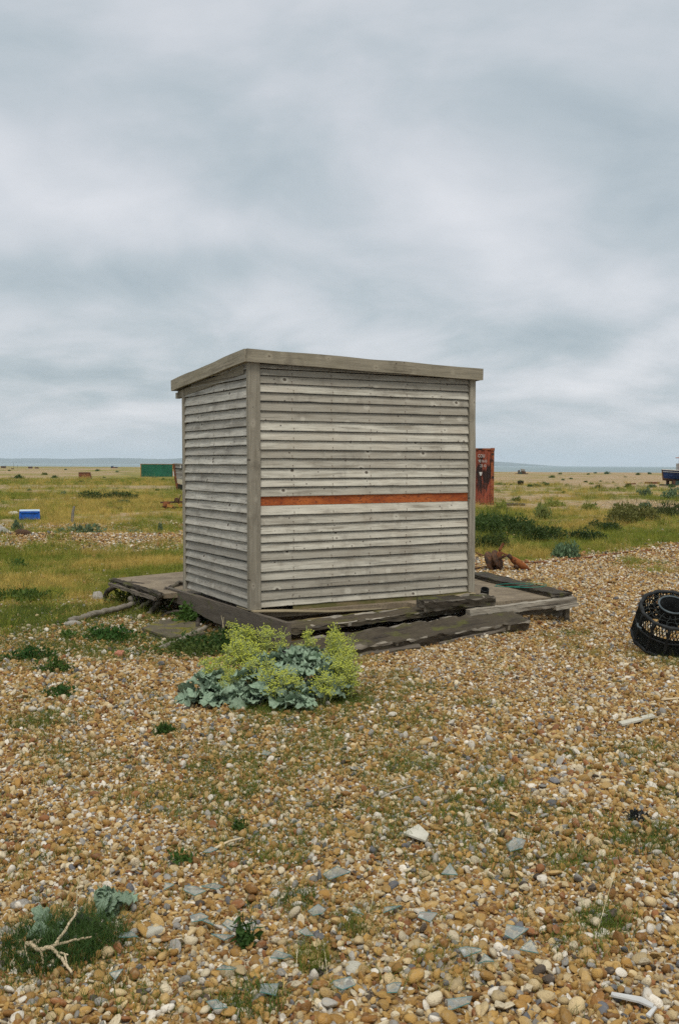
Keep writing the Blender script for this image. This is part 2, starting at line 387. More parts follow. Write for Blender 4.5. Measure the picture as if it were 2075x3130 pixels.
M['rotten'] = wood('rotten_board', (0.24, 0.18, 0.09), (0.14, 0.11, 0.045), (0.04, 0.03, 0.02), tint=(0.11, 0.12, 0.02), tint_amt=0.7, knots=False, moss=0.6, cracks=0.5)
M['pale_ply'] = wood('pale_floor_edge', (0.50, 0.42, 0.27), (0.36, 0.29, 0.17), (0.12, 0.09, 0.05), knots=False, cracks=0.3)

def noisy(name, c1, c2, scale=6.0, rough=0.8, metal=0.0, c3=None, s3=20.0, bmp=0.003, thr=(0.4, 0.62), thr3=(0.55, 0.65), spec=0.3, stretch=(1, 1, 1)):
    m, t, b = material(name); v, r, tc = obj_coord(t)
    vs = t.vmath('MULTIPLY', v, stretch)
    n = t.noise(vs, scale, 5.0, 0.62)
    c = t.ramp(n, [(thr[0], c1), (thr[1], c2)])
    if c3 is not None:
        c = t.mix(t.mapr(t.noise(vs, s3, 4.0, 0.6), *thr3), c, c3)
    t.l.new(c, b.inputs['Base Color']); b.inputs['Roughness'].default_value = rough; b.inputs['Metallic'].default_value = metal
    b.inputs['Specular IOR Level'].default_value = spec
    if bmp: bump(t, b, t.noise(vs, scale * 4, 4.0), bmp, 0.7)
    return m
M['deck'] = noisy('gritty_deck', (0.17, 0.13, 0.085), (0.26, 0.205, 0.135), 5.0, 0.95, c3=(0.10, 0.085, 0.06), s3=60.0, thr3=(0.52, 0.72))
M['orange'] = noisy('rust_orange_strip', (0.27, 0.058, 0.014), (0.44, 0.125, 0.030), 5.0, 0.85, c3=(0.17, 0.045, 0.018), s3=34.0, thr=(0.36, 0.66), thr3=(0.52, 0.66), stretch=(1, 1, 2))
M['felt'] = noisy('roof_felt', (0.06, 0.06, 0.055), (0.11, 0.11, 0.10), 9.0, 0.95, c3=(0.09, 0.10, 0.03), s3=5.0)
M['rust'] = noisy('rust', (0.085, 0.035, 0.018), (0.24, 0.085, 0.03), 7.0, 0.9, c3=(0.03, 0.02, 0.015), s3=12.0)
M['rust_dark'] = noisy('dark_rust', (0.03, 0.02, 0.014), (0.10, 0.05, 0.025), 8.0, 0.9, c3=(0.16, 0.07, 0.03), s3=14.0)
M['rust_orange'] = noisy('orange_rust', (0.30, 0.095, 0.03), (0.42, 0.16, 0.06), 9.0, 0.9, c3=(0.12, 0.045, 0.02), s3=18.0)
M['yellow_rust'] = noisy('yellow_rust', (0.42, 0.22, 0.05), (0.28, 0.12, 0.03), 3.0, 0.9, c3=(0.06, 0.035, 0.02), s3=5.0)
M['black'] = noisy('black_rubber', (0.010, 0.011, 0.011), (0.026, 0.028, 0.027), 18.0, 0.75)
M['net'] = noisy('net_twine', (0.008, 0.010, 0.009), (0.022, 0.026, 0.023), 30.0, 0.85)
M['hose'] = noisy('hose', (0.03, 0.024, 0.018), (0.075, 0.06, 0.045), 12.0, 0.85)
M['ring'] = noisy('grey_plastic_ring', (0.05, 0.065, 0.07), (0.09, 0.11, 0.115), 12.0, 0.6)
M['teal'] = noisy('teal_twine', (0.01, 0.16, 0.12), (0.03, 0.28, 0.20), 20.0, 0.8)
M['straw'] = noisy('straw_rope', (0.45, 0.36, 0.18), (0.58, 0.50, 0.32), 20.0, 0.9)
M['blue'] = noisy('blue_plastic', (0.010, 0.075, 0.38), (0.018, 0.13, 0.52), 4.0, 0.5, c3=(0.02, 0.06, 0.25), s3=10.0)
M['blue_lid'] = noisy('faded_blue_lid', (0.42, 0.55, 0.66), (0.55, 0.66, 0.74), 5.0, 0.6)
M['white'] = noisy('white_paint', (0.42, 0.41, 0.38), (0.56, 0.55, 0.51), 5.0, 0.6, c3=(0.4, 0.38, 0.33), s3=8.0, thr3=(0.6, 0.72))
M['navy'] = noisy('navy_paint', (0.006, 0.022, 0.085), (0.012, 0.04, 0.13), 3.0, 0.4)
M['greenp'] = noisy('green_container_paint', (0.004, 0.080, 0.042), (0.008, 0.115, 0.060), 0.9, 0.6, c3=(0.006, 0.07, 0.04), s3=2.4, stretch=(1, 1, 0.35))
M['redp'] = noisy('red_container_paint', (0.30, 0.072, 0.038), (0.17, 0.040, 0.020), 1.5, 0.8, c3=(0.026, 0.013, 0.010), s3=2.6, thr3=(0.50, 0.56), stretch=(1.6, 1.6, 0.35), bmp=0.0)
M['redframe'] = noisy('rusted_frame', (0.20, 0.05, 0.02), (0.30, 0.10, 0.035), 3.0, 0.8, c3=(0.02, 0.012, 0.008), s3=4.0, thr3=(0.5, 0.6))
M['hull'] = noisy('grey_hull', (0.22, 0.20, 0.18), (0.36, 0.345, 0.32), 1.6, 0.85, c3=(0.07, 0.06, 0.05), s3=3.0, stretch=(0.5, 0.5, 5))
M['hull_low'] = noisy('pale_hull_bottom', (0.50, 0.45, 0.34), (0.60, 0.56, 0.46), 2.0, 0.8, c3=(0.40, 0.12, 0.03), s3=1.3, thr3=(0.56, 0.62))
M['stone'] = noisy('pale_stone', (0.25, 0.225, 0.185), (0.36, 0.335, 0.29), 6.0, 0.9, c3=(0.16, 0.14, 0.11), s3=9.0)
M['brick'] = noisy('red_brick_fragment', (0.42, 0.15, 0.09), (0.50, 0.22, 0.14), 20.0, 0.9)
M['concrete'] = noisy('pale_concrete', (0.44, 0.41, 0.32), (0.55, 0.52, 0.42), 12.0, 0.95)
M['dark_green_m'] = noisy('dark_green_metal', (0.012, 0.045, 0.035), (0.03, 0.07, 0.055), 2.0, 0.8, c3=(0.06, 0.03, 0.02), s3=3.0)
M['mossy'] = noisy('mossy_board', (0.085, 0.07, 0.045), (0.14, 0.115, 0.075), 5.0, 0.95, c3=(0.16, 0.14, 0.012), s3=5.0, thr3=(0.52, 0.66))

def glass_mat():
    m, t, b = material('broken_glass')
    b.inputs['Base Color'].default_value = (0.42, 0.47, 0.44, 1); b.inputs['Roughness'].default_value = 0.10
    b.inputs['Alpha'].default_value = 0.30; b.inputs['Specular IOR Level'].default_value = 0.7
    return m
M['glass'] = glass_mat()
def glass_edge():
    m, t, b = material('glass_edge'); b.inputs['Base Color'].default_value = (0.10, 0.26, 0.24, 1); b.inputs['Roughness'].default_value = 0.25; return m
M['glass_edge'] = glass_edge()

PEB = [(0.00, (0.37, 0.205, 0.058)), (0.14, (0.25, 0.122, 0.035)), (0.25, (0.44, 0.265, 0.082)), (0.42, (0.50, 0.33, 0.130)), (0.55, (0.58, 0.44, 0.235)), (0.67, (0.64, 0.54, 0.365)),
       (0.78, (0.74, 0.67, 0.55)), (0.855, (0.28, 0.262, 0.228)), (0.89, (0.155, 0.155, 0.16)), (0.91, (0.42, 0.39, 0.33)), (0.93, (0.28, 0.12, 0.045)), (0.975, (0.09, 0.068, 0.048))]
def pebble_mat():
    m, t, b = material('pebble')
    v, r, tc = obj_coord(t, 91.0)
    c = t.ramp(r, PEB, 'CONSTANT')
    n = t.noise(v, 1.3, 4.0, 0.6)
    c = t.mix(t.mapr(n, 0.52, 0.70, 0, 0.45), c, (0.55, 0.44, 0.29))
    n2 = t.noise(v, 2.6, 4.0, 0.6)
    c = t.mix(t.mapr(n2, 0.56, 0.72, 0, 0.55), c, (0.15, 0.075, 0.025))
    fr = t.math('FRACT', t.math('MULTIPLY', r, 57.31))
    hs = t.add('ShaderNodeHueSaturation', {'Color': c, 'Value': t.mapr(fr, 0, 1, 0.66, 1.06), 'Saturation': 1.03})
    t.l.new(hs.outputs[0], b.inputs['Base Color']); b.inputs['Roughness'].default_value = 0.62
    bump(t, b, t.noise(v, 5.0, 3.0), 0.06, 0.35)
    return m
M['pebble'] = pebble_mat()

def ground_mat():
    m, t, b = material('shingle_and_turf')
    geo = t.add('ShaderNodeNewGeometry').outputs['Position']
    ga = t.add('ShaderNodeAttribute', attribute_name='grass').outputs['Fac']
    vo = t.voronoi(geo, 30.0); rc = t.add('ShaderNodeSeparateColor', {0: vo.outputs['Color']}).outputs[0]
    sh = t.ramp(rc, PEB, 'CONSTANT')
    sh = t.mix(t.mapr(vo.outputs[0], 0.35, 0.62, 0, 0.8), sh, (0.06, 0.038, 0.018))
    vo2 = t.voronoi(geo, 9.0); rc2 = t.add('ShaderNodeSeparateColor', {0: vo2.outputs['Color']}).outputs[0]
    sh = t.mix(0.35, sh, t.ramp(rc2, PEB, 'CONSTANT'))
    sh = t.mix(t.mapr(t.noise(geo, 0.35, 3.0), 0.4, 0.65, 0, 0.35), sh, (0.40, 0.29, 0.19))
    n1 = t.noise(geo, 0.35, 4.0, 0.6); n2 = t.noise(geo, 3.0, 5.0, 0.65); n3 = t.noise(geo, 14.0, 4.0, 0.6)
    gr = t.ramp(n1, [(0.38, (0.085, 0.125, 0.016)), (0.49, (0.20, 0.20, 0.030)), (0.62, (0.33, 0.24, 0.060))])
    gr = t.mix(t.mapr(n2, 0.45, 0.66, 0, .8), gr, (0.30, 0.21, 0.075))
    gr = t.mix(t.mapr(n3, 0.50, 0.66, 0, 0.75), gr, (0.07, 0.09, 0.012))
    k = t.math('ADD', ga, t.math('ADD', t.mapr(n2, 0.3, 0.7, -0.28, 0.28), t.mapr(n3, 0.3, 0.7, -0.22, 0.22)))
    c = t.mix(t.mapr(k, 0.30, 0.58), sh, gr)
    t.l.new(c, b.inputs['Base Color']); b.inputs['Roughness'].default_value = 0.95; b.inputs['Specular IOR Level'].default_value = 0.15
    hgt = t.math('ADD', t.math('MULTIPLY', t.math('SUBTRACT', 0.7, vo.outputs[0]), 0.8), n3)
    bump(t, b, hgt, 0.02, 0.8)
    return m
M['ground'] = ground_mat()

def grass_mat(name, g1, g2, dry, dry_bias=0.5, field=0.5):
    m, t, b = material(name)
    oi = t.add('ShaderNodeObjectInfo'); r = oi.outputs['Random']; loc = oi.outputs['Location']
    n1 = t.math('ADD', t.math('MULTIPLY', t.noise(loc, field, 3.0, 0.6), 0.5), t.math('MULTIPLY', t.noise(t.vmath('MULTIPLY', loc, (1.0, 0.5, 1.0)), 0.16, 2.0), 0.5))
    c = t.mix(r, g1, g2)
    k = t.math('ADD', t.mapr(n1, 0.42, 0.58, -0.9, 0.9), t.math('ADD', dry_bias - 0.5, t.math('FRACT', t.math('MULTIPLY', r, 13.7))))
    c = t.mix(t.mapr(k, 0.2, 0.8), c, dry)
    tcz = t.add('ShaderNodeSeparateXYZ', {0: t.add('ShaderNodeTexCoord').outputs['Object']}).outputs[2]
    hs = t.add('ShaderNodeHueSaturation', {'Color': c, 'Value': t.mapr(t.math('FRACT', t.math('MULTIPLY', r, 31.1)), 0, 1, 0.75, 1.2), 'Saturation': 1.0})
    t.l.new(hs.outputs[0], b.inputs['Base Color']); b.inputs['Roughness'].default_value = 0.7
    tr = t.add('ShaderNodeBsdfTranslucent', {'Color': hs.outputs[0]})
    mx = t.add('ShaderNodeMixShader', {0: 0.25, 1: b.outputs[0], 2: tr.outputs[0]})
    t.l.new(mx.outputs[0], t.n['Material Output'].inputs[0])
    return m
M['grass'] = grass_mat('meadow_grass', (0.11, 0.155, 0.016), (0.26, 0.265, 0.034), (0.48, 0.345, 0.085), 0.42)
M['grass_green'] = grass_mat('green_grass', (0.055, 0.10, 0.014), (0.15, 0.19, 0.026), (0.34, 0.27, 0.07), 0.38)
M['grass_dark'] = grass_mat('dark_grass', (0.028, 0.07, 0.010), (0.06, 0.11, 0.018), (0.13, 0.13, 0.03), 0.15)
M['weed'] = grass_mat('weed_leaf', (0.03, 0.085, 0.012), (0.07, 0.13, 0.02), (0.12, 0.15, 0.02), 0.2)
M['bramble'] = grass_mat('bramble_leaf', (0.024, 0.055, 0.012), (0.075, 0.11, 0.020), (0.15, 0.15, 0.04), 0.02)
M['kale_far'] = grass_mat('sea_kale_far', (0.09, 0.15, 0.075), (0.14, 0.20, 0.10), (0.22, 0.24, 0.05), 0.4)
def kale_mat(name, c1, c2, c3):
    m, t, b = material(name); v, r, tc = obj_coord(t)
    n = t.noise(v, 9.0, 4.0, 0.6)
    c = t.mix(t.mapr(n, 0.35, 0.65), c1, c2)
    vo = t.voronoi(v, 26.0, 'DISTANCE_TO_EDGE')
    c = t.mix(t.mapr(vo.outputs[0], 0.0, 0.10, 0.45, 0.0), c, c3)
    fr = t.math('FRACT', t.math('MULTIPLY', r, 17.3))
    hs = t.add('ShaderNodeHueSaturation', {'Color': c, 'Value': t.mapr(fr, 0, 1, 0.75, 1.15)})
    t.l.new(hs.outputs[0], b.inputs['Base Color']); b.inputs['Roughness'].default_value = 0.6
    bump(t, b, t.noise(v, 40.0, 2.0), 0.006, 0.6)
    tr = t.add('ShaderNodeBsdfTranslucent', {'Color': hs.outputs[0]})
    mx = t.add('ShaderNodeMixShader', {0: 0.15, 1: b.outputs[0], 2: tr.outputs[0]})
    t.l.new(mx.outputs[0], t.n['Material Output'].inputs[0])
    return m
M['kale'] = kale_mat('sea_kale_leaf', (0.17, 0.265, 0.165), (0.31, 0.405, 0.27), (0.46, 0.54, 0.40))
M['kale_purple'] = kale_mat('purple_kale_leaf', (0.07, 0.055, 0.075), (0.11, 0.09, 0.10), (0.15, 0.12, 0.14))
M['kale_pod'] = noisy('sea_kale_pods', (0.32, 0.365, 0.035), (0.48, 0.49, 0.075), 30.0, 0.6, bmp=0)
M['kale_stem'] = noisy('sea_kale_stem', (0.30, 0.35, 0.11), (0.40, 0.44, 0.18), 20.0, 0.7, bmp=0)
def sea_mat():
    m, t, b = material('sea_water')
    geo = t.add('ShaderNodeNewGeometry').outputs['Position']
    n = t.noise(t.vmath('MULTIPLY', geo, (0.01, 0.004, 1)), 1.0, 3.0)
    t.l.new(t.mix(n, (0.10, 0.16, 0.15), (0.17, 0.23, 0.22)), b.inputs['Base Color']); b.inputs['Roughness'].default_value = 0.35
    bump(t, b, t.noise(geo, 0.4, 3.0), 0.5, 0.4)
    return m
M['sea'] = sea_mat()
M['hill'] = noisy('distant_hill', (0.045, 0.065, 0.045), (0.08, 0.095, 0.06), 0.002, 0.95, bmp=0)

# ================================================================== SETTING
def build_ground():
    ys = [-4.0]
    while ys[-1] < 1100: ys.append(ys[-1] + max(0.09, (ys[-1] + 2.5) * 0.022))
    ys = np.array(ys); nx = 241
    s = np.linspace(-1, 1, nx); s = np.sign(s) * np.abs(s) ** 1.15
    half = 4.0 + 0.75 * np.maximum(ys, 0) + 0.6 * np.minimum(np.maximum(ys - 30, 0), 400)
    X = s[None, :] * half[:, None]; Y = np.repeat(ys[:, None], nx, 1)
    Z = terrain(X, Y)
    P = np.stack([X, Y, Z], -1)
    mb = MB().quadgrid(P); me = mb.mesh('ground', True)
    at = me.attributes.new('grass', 'FLOAT', 'POINT'); at.data.foreach_set('value', grass_amount(X, Y).reshape(-1).astype(np.float32))
    g = link_mesh('ground', me, M['ground']); tag(g, 'flat shingle beach with patches of rough turf', None, None, 'structure')
    return g
ground = build_ground()
sea = MB().quadgrid(np.array([[(x, y, -2.6) for x in np.linspace(-9000, 9000, 5)] for y in (330, 700, 2000, 6000, 13000)])).build('sea', M['sea'])
tag(sea, 'pale grey green sea beyond the shingle', None, None, 'structure')
def build_hills(name, pts, dist, label):
    a = []
    for px, py in pts:
        top = at_depth(px, py, dist); a.append((top.x, dist, top.z))
    ax = np.array([q[0] for q in a]); az_ = np.array([q[2] for q in a])
    xs = np.linspace(ax[0], ax[-1], 160); zs = np.interp(xs, ax, az_) + (vnoise(xs * 0.006, xs * 0, 4) - .5) * 9
    zs = np.maximum(zs, -2)
    rows = []
    for k, (dy, f) in enumerate([(-900, 0), (-500, 0.45), (-150, 0.9), (0, 1.0), (300, 0.8), (700, 0)]):
        rows.append(np.stack([xs, dist + dy + 0 * xs, -3 + (zs + 3) * f], -1))
    o = MB().quadgrid(np.array(rows)).build(name, M['hill'], smooth=True)
    return tag(o, label, None, None, 'structure')
build_hills('hills', [(-500, 1404), (-100, 1399), (200, 1403), (330, 1400), (480, 1402), (700, 1399), (900, 1404), (1100, 1405), (1300, 1404), (1450, 1407), (1530, 1411), (1600, 1418), (1680, 1424.5)], 9500, 'long low blue grey hills across the water')

# ---- scattered stuff by geometry nodes
def template_collection(name, meshes, mat):
    c = bpy.data.collections.new(name)
    for i, me in enumerate(meshes):
        if len(me.materials) == 0: me.materials.append(mat)
        o = bpy.data.objects.new('%s_shape_%02d' % (name, i), me); c.objects.link(o)
    return c
def scatter(name, pts, scl, rot, idx, coll, label):
    n = len(pts)
    me = bpy.data.meshes.new(name); me.vertices.add(n); me.vertices.foreach_set('co', np.asarray(pts, np.float32).reshape(-1))
    for nm, arr in (('scl', scl), ('rot', rot)):
        a = me.attributes.new(nm, 'FLOAT_VECTOR', 'POINT'); a.data.foreach_set('vector', np.asarray(arr, np.float32).reshape(-1))
    a = me.attributes.new('idx', 'INT', 'POINT'); a.data.foreach_set('value', np.asarray(idx, np.int32))
    me.update()
    o = bpy.data.objects.new(name, me); COL.objects.link(o)
    ng = bpy.data.node_groups.new(name + '_scatter', 'GeometryNodeTree')
    ng.interface.new_socket('Geometry', in_out='INPUT', socket_type='NodeSocketGeometry')
    ng.interface.new_socket('Geometry', in_out='OUTPUT', socket_type='NodeSocketGeometry')
    gi = ng.nodes.new('NodeGroupInput'); go = ng.nodes.new('NodeGroupOutput')
    ci = ng.nodes.new('GeometryNodeCollectionInfo'); ci.inputs['Collection'].default_value = coll
    ci.inputs['Separate Children'].default_value = True; ci.inputs['Reset Children'].default_value = True
    ip = ng.nodes.new('GeometryNodeInstanceOnPoints'); ip.inputs['Pick Instance'].default_value = True
    def named(nm, dt):
        q = ng.nodes.new('GeometryNodeInputNamedAttribute'); q.data_type = dt; q.inputs['Name'].default_value = nm
        return [s for s in q.outputs if s.enabled and s.name == 'Attribute'][0]
    L = ng.links.new
    L(gi.outputs[0], ip.inputs['Points']); L(ci.outputs[0], ip.inputs['Instance'])
    L(named('idx', 'INT'), ip.inputs['Instance Index']); L(named('scl', 'FLOAT_VECTOR'), ip.inputs['Scale'])
    e2r = ng.nodes.new('FunctionNodeEulerToRotation'); L(named('rot', 'FLOAT_VECTOR'), e2r.inputs[0]); L(e2r.outputs[0], ip.inputs['Rotation'])
    L(ip.outputs[0], go.inputs[0])
    md = o.modifiers.new('scatter', 'NODES'); md.node_group = ng
    return tag(o, label, None, None, 'stuff')

def pebble_mesh(k, sub=2, angular=False):
    import bmesh
    bm = bmesh.new(); bmesh.ops.create_icosphere(bm, subdivisions=sub, radius=1.0)
    rr = np.random.default_rng(100 + k)
    cs = rr.normal(size=(7, 3)); cs /= np.linalg.norm(cs, axis=1)[:, None]; am = rr.uniform(-0.26, 0.22, 7)
    nf = 9 if angular else 5
    fl = rr.normal(size=(nf, 3)); fl /= np.linalg.norm(fl, axis=1)[:, None]; cut = rr.uniform(0.45 if angular else 0.58, 0.85, nf)
    for v in bm.verts:
        p = np.array(v.co); f = 1 + sum(a * math.exp(-((1 - p @ c) / 0.45) ** 2) for a, c in zip(am, cs))
        q = p * f
        for n_, c_ in zip(fl, cut):
            d = q @ n_
            if d > c_: q = q - n_ * (d - c_) * (0.97 if angular else 0.85)
        v.co = q
    me = bpy.data.meshes.new('pebble_shape'); bm.to_mesh(me); bm.free()
    me.polygons.foreach_set('use_smooth', [not angular] * len(me.polygons)); return me
PMESH = [pebble_mesh(k, 2, k % 3 == 0) for k in range(14)]
PLOW = [pebble_mesh(40 + k, 1) for k in range(8)]
for me in PMESH + PLOW: me.materials.append(M['pebble'])

SHED_P = Vector((-0.7858, 8.6923, 0.3288))
SHED_R = Matrix(((0.87492388, -0.48423355, -0.00510623), (0.48422766, 0.87493871, -0.00241526), (0.00563719, -0.00035941, 0.99998405)))
def shed_local(x, y):
    d0 = x - SHED_P.x; d1 = y - SHED_P.y
    return SHED_R[0][0] * d0 + SHED_R[1][0] * d1, SHED_R[0][1] * d0 + SHED_R[1][1] * d1

def pebble_points(y0, y1, spacing, slope=0.62, extra=0.8):
    out = []
    y = y0
    nrow = int((y1 - y0) / spacing)
    ys = y0 + (np.arange(nrow) + 0.5) * spacing
    X = []; Y = []
    for yy in ys:
        half = yy * slope * 0.5 + extra * (0.5 if yy < 6 else 0.8) + 0.25
        n = int(2 * half / spacing)
        X.append(-half + (np.arange(n) + 0.5) * spacing); Y.append(np.full(n, yy))
    X = np.concatenate(X); Y = np.concatenate(Y)
    X = X + NR.uniform(-.48, .48, len(X)) * spacing; Y = Y + NR.uniform(-.48, .48, len(X)) * spacing
    return X, Y
def make_pebbles():
    pts = []; scl = []; rot = []; idx = []
    specs = [(2.25, 5.0, 0.0146, 0.0082, 0.44), (5.0, 9.2, 0.0160, 0.0080, 0.46), (9.2, 16.0, 0.0225, 0.0104, 0.42), (16.0, 27.0, 0.040, 0.0165, 0.36)]
    for y0, y1, sp, r0, sg in specs:
        X, Y = pebble_points(y0, y1, sp, 0.70, 0.9)
        ga = grass_amount(X, Y)
        keep = NR.uniform(size=len(X)) > np.clip((ga - 0.30) * 1.75, 0, 0.985)
        u, v = shed_local(X, Y)
        keep &= ~((u > 0.15) & (u < 2.95) & (v > -0.5) & (v < 3.1))
        X = X[keep]; Y = Y[keep]; n = len(X)
        r = r0 * np.exp(NR.normal(0, sg, n)); r = np.clip(r, r0 * 0.45, r0 * 2.7) * (0.74 + 0.56 * fbm(X * 0.8, Y * 0.55, 63, 3))
        flat = NR.uniform(0.45, 0.85, n); lng = NR.uniform(1.0, 1.55, n)
        Z = terrain(X, Y) + r * NR.uniform(-0.35, 0.95, n)
        pts.append(np.stack([X, Y, Z], -1)); scl.append(np.stack([r * lng, r, r * flat], -1))
        rot.append(np.stack([NR.normal(0, .7, n), NR.normal(0, .7, n), NR.uniform(0, 6.283, n)], -1))
        idx.append(NR.integers(0, 14, n) if y1 < 9.5 else NR.integers(14, 22, n))
    pts = np.concatenate(pts); scl = np.concatenate(scl); rot = np.concatenate(rot); idx = np.concatenate(idx)
    coll = template_collection('pebble', PMESH + PLOW, M['pebble'])
    # the stones that show largest are objects of their own
    vis = (np.abs(pts[:, 0]) < pts[:, 1] * 0.345) & (pts[:, 1] > 2.75)
    app = scl[:, 0] * np.sqrt(scl[:, 1]) / pts[:, 1] ** 1.5 * vis
    big = np.argsort(-app)[:300]
    for k in big:
        link_mesh('pebble', PMESH[int(idx[k]) % 14], None, ground, tuple(pts[k] + np.array([0, 0, scl[k][2] * 0.25])), tuple(rot[k] * np.array([.6, .6, 1])), tuple(scl[k]))
    m = np.ones(len(pts), bool); m[big] = False
    scatter('shingle_gravel', pts[m], scl[m], rot[m], idx[m], coll, 'ochre, cream and grey pebbles covering the beach')
    return len(pts)
NPEB = make_pebbles()

# ---- grass
def tuft_mesh(seed, n, h, spread, wid, lean=0.6, stalks=0):
    r = random.Random(seed); mb = MB()
    for i in range(n + stalks):
        a = r.uniform(0, 6.283); d = spread * math.sqrt(r.random()); bx, by = d * math.cos(a), d * math.sin(a)
        hh = h * r.uniform(0.45, 1.1); dr = r.uniform(0, 6.283); ln = hh * lean * r.uniform(0.2, 1.1)
        ww = wid * r.uniform(0.7, 1.2)
        if i >= n: hh = h * r.uniform(1.3, 1.9); ln = hh * 0.25; ww = wid * 0.6
        fa = r.uniform(0, 6.283); fx, fy = math.cos(fa) * ww, math.sin(fa) * ww
        rows = []
        for k, f in enumerate((0, 0.4, 0.75, 1.0)):
            off = ln * f * f; x = bx + math.cos(dr) * off; y = by + math.sin(dr) * off; z = hh * (f - 0.25 * lean * f * f)
            q = (1 - f * 0.85)
            rows.append([(x - fx * q, y - fy * q, z), (x + fx * q, y + fy * q, z)])
        mb.quadgrid(np.array(rows))
    return mb.mesh('grass_tuft_shape')
def make_grass():
    T = [tuft_mesh(k, 26, 0.085, 0.07, 0.0022, 0.8) for k in range(4)] + [tuft_mesh(20 + k, 30, 0.15, 0.10, 0.003, 0.7, 3) for k in range(4)]
    coll = template_collection('grass_tuft', T, M['grass'])
    T2 = [tuft_mesh(50 + k, 20, 0.06, 0.05, 0.0014, 0.9, 2) for k in range(5)]
    coll2 = template_collection('short_tuft', T2, M['grass_green'])
    # meadow
    P = []; S = []; I = []
    for y0, y1, sp, sc, hi in [(9.0, 18.6, 0.085, 1.0, 0.35), (17, 30, 0.13, 1.35, 0.5), (30, 60, 0.26, 2.0, 0.5), (60, 130, 0.7, 3.4, 0.5)]:
        X, Y = pebble_points(y0, y1, sp, 0.74, 1.5)
        ga = grass_amount(X, Y); keep = NR.uniform(size=len(X)) < np.clip((ga - 0.25) * 1.3, 0, 1)
        u, v = shed_local(X, Y); keep &= ~((u > -0.15) & (u < 3.5) & (v > -0.6) & (v < 3.3)); keep &= ~((X > -2.2) & (Y < 9.6))
        X = X[keep]; Y = Y[keep]; n = len(X)
        P.append(np.stack([X, Y, terrain(X, Y) - 0.005], -1)); s = sc * NR.uniform(0.55, 1.15, n); S.append(np.stack([s, s, s * NR.uniform(0.6, 1.1, n)], -1))
        I.append(np.where(NR.uniform(size=n) < hi, NR.integers(4, 8, n), NR.integers(0, 4, n)))
    P = np.concatenate(P); S = np.concatenate(S); I = np.concatenate(I)
    R_ = np.stack([NR.normal(0, .1, len(P)), NR.normal(0, .1, len(P)), NR.uniform(0, 6.28, len(P))], -1)
    scatter('meadow_grass', P, S, R_, I, coll, 'rough green and straw coloured grass on the turf')
    # sparse short grass in the near shingle
    X, Y = pebble_points(2.3, 11.0, 0.032, 0.74, 0.8)
    ga = grass_amount(X, Y) * (0.55 + 0.9 * fbm(X * 6, Y * 6, 77, 2)); keep = NR.uniform(size=len(X)) < np.clip(ga * 1.0, 0, 0.9) + 0.022
    u, v = shed_local(X, Y); keep &= ~((u > 0.05) & (u < 3.2) & (v > -0.75) & (v < 3.3))
    X = X[keep]; Y = Y[keep]; n = len(X)
    s = NR.uniform(0.55, 1.3, n)
    scatter('shingle_grass', np.stack([X, Y, terrain(X, Y)], -1), np.stack([s, s, s * NR.uniform(.6, 1.1, n)], -1), np.stack([NR.normal(0, .15, n), NR.normal(0, .15, n), NR.uniform(0, 6.28, n)], -1),
            NR.integers(0, 5, n), coll2, 'thin short grass growing up between the pebbles')
    return len(P), n
NGR = make_grass()
# ================================================================== THE SHED
W, D = 2.43, 1.62
shed = empty('shed', (0, 0, 0), 0, 'grey weatherboarded shed with a sloping roof on a timber platform', 'shed')
shed.matrix_world = Matrix.Translation(SHED_P) @ SHED_R.to_4x4()
def board_mesh(L, h, seed, lip=0.021, nx=24, wav=0.0011, inner=0.002, top_out=0.004):
    """feather-edged board: length on X, outer face towards -Y, bottom edge at Z = 0"""
    r = np.random.default_rng(seed); xs = np.linspace(-L / 2, L / 2, nx)
    w1 = np.interp(xs, np.linspace(-L / 2, L / 2, 7), r.normal(0, wav, 7)); w2 = np.interp(xs, np.linspace(-L / 2, L / 2, 9), r.normal(0, wav, 9))
    chip = np.where(r.random(nx) < 0.05, r.uniform(0.001, 0.004, nx), 0)
    prof = [(-inner, 0.007), (-lip, 0.0), (-lip - 0.0008, 0.005), (-top_out, h), (0.0, h)]
    P = np.zeros((nx, 5, 3))
    for k, (y, z) in enumerate(prof):
        P[:, k, 0] = xs; P[:, k, 1] = y + w2 * (1 if k in (1, 2) else 0.3); P[:, k, 2] = z + (w1 + chip if k < 3 else 0)
    mb = MB(); mb.quadgrid(P, closed=True)
    n = nx * 5
    mb.f.append((0, 1, 2, 3, 4)); mb.m.append(0); mb.f.append(tuple(n - 5 + k for k in (4, 3, 2, 1, 0))); mb.m.append(0)
    return mb.mesh('wall_board')
front = [2.115, 2.056, 1.985, 1.908, 1.833, 1.748, 1.66, 1.57, 1.486, 1.402, 1.323, 1.235, 1.146, 1.07, 0.987, 0.821, 0.736, 0.651, 0.575, 0.498, 0.415, 0.318, 0.235, 0.148, 0.063, 0.0]
prev = 2.16
for i, z in enumerate(front):
    top = prev - 0.008
    if abs(z - 0.821) < 1e-6: top = 0.916
    L = W - 0.072 - 0.098 - RND.uniform(0.002, 0.008)
    o = link_mesh('wall_board', board_mesh(L, top - z, 300 + i), M['board'], shed, (0.098 + L / 2 + RND.uniform(-.002, .002), 0.012, z), (RND.gauss(0, .006), RND.gauss(0, .0012) + (RND.choice((-1, 1)) * .0035 if i in (5, 11, 17, 22) else 0), 0))
    prev = z
MB().box((0, 0, 0), (W - 0.175, 0.006, 0.10)).build('rusted_strip', M['orange'], shed, loc=(W / 2 + 0.013, 0.006, 0.955))['label'] = 'orange rust coloured strip between the boards'
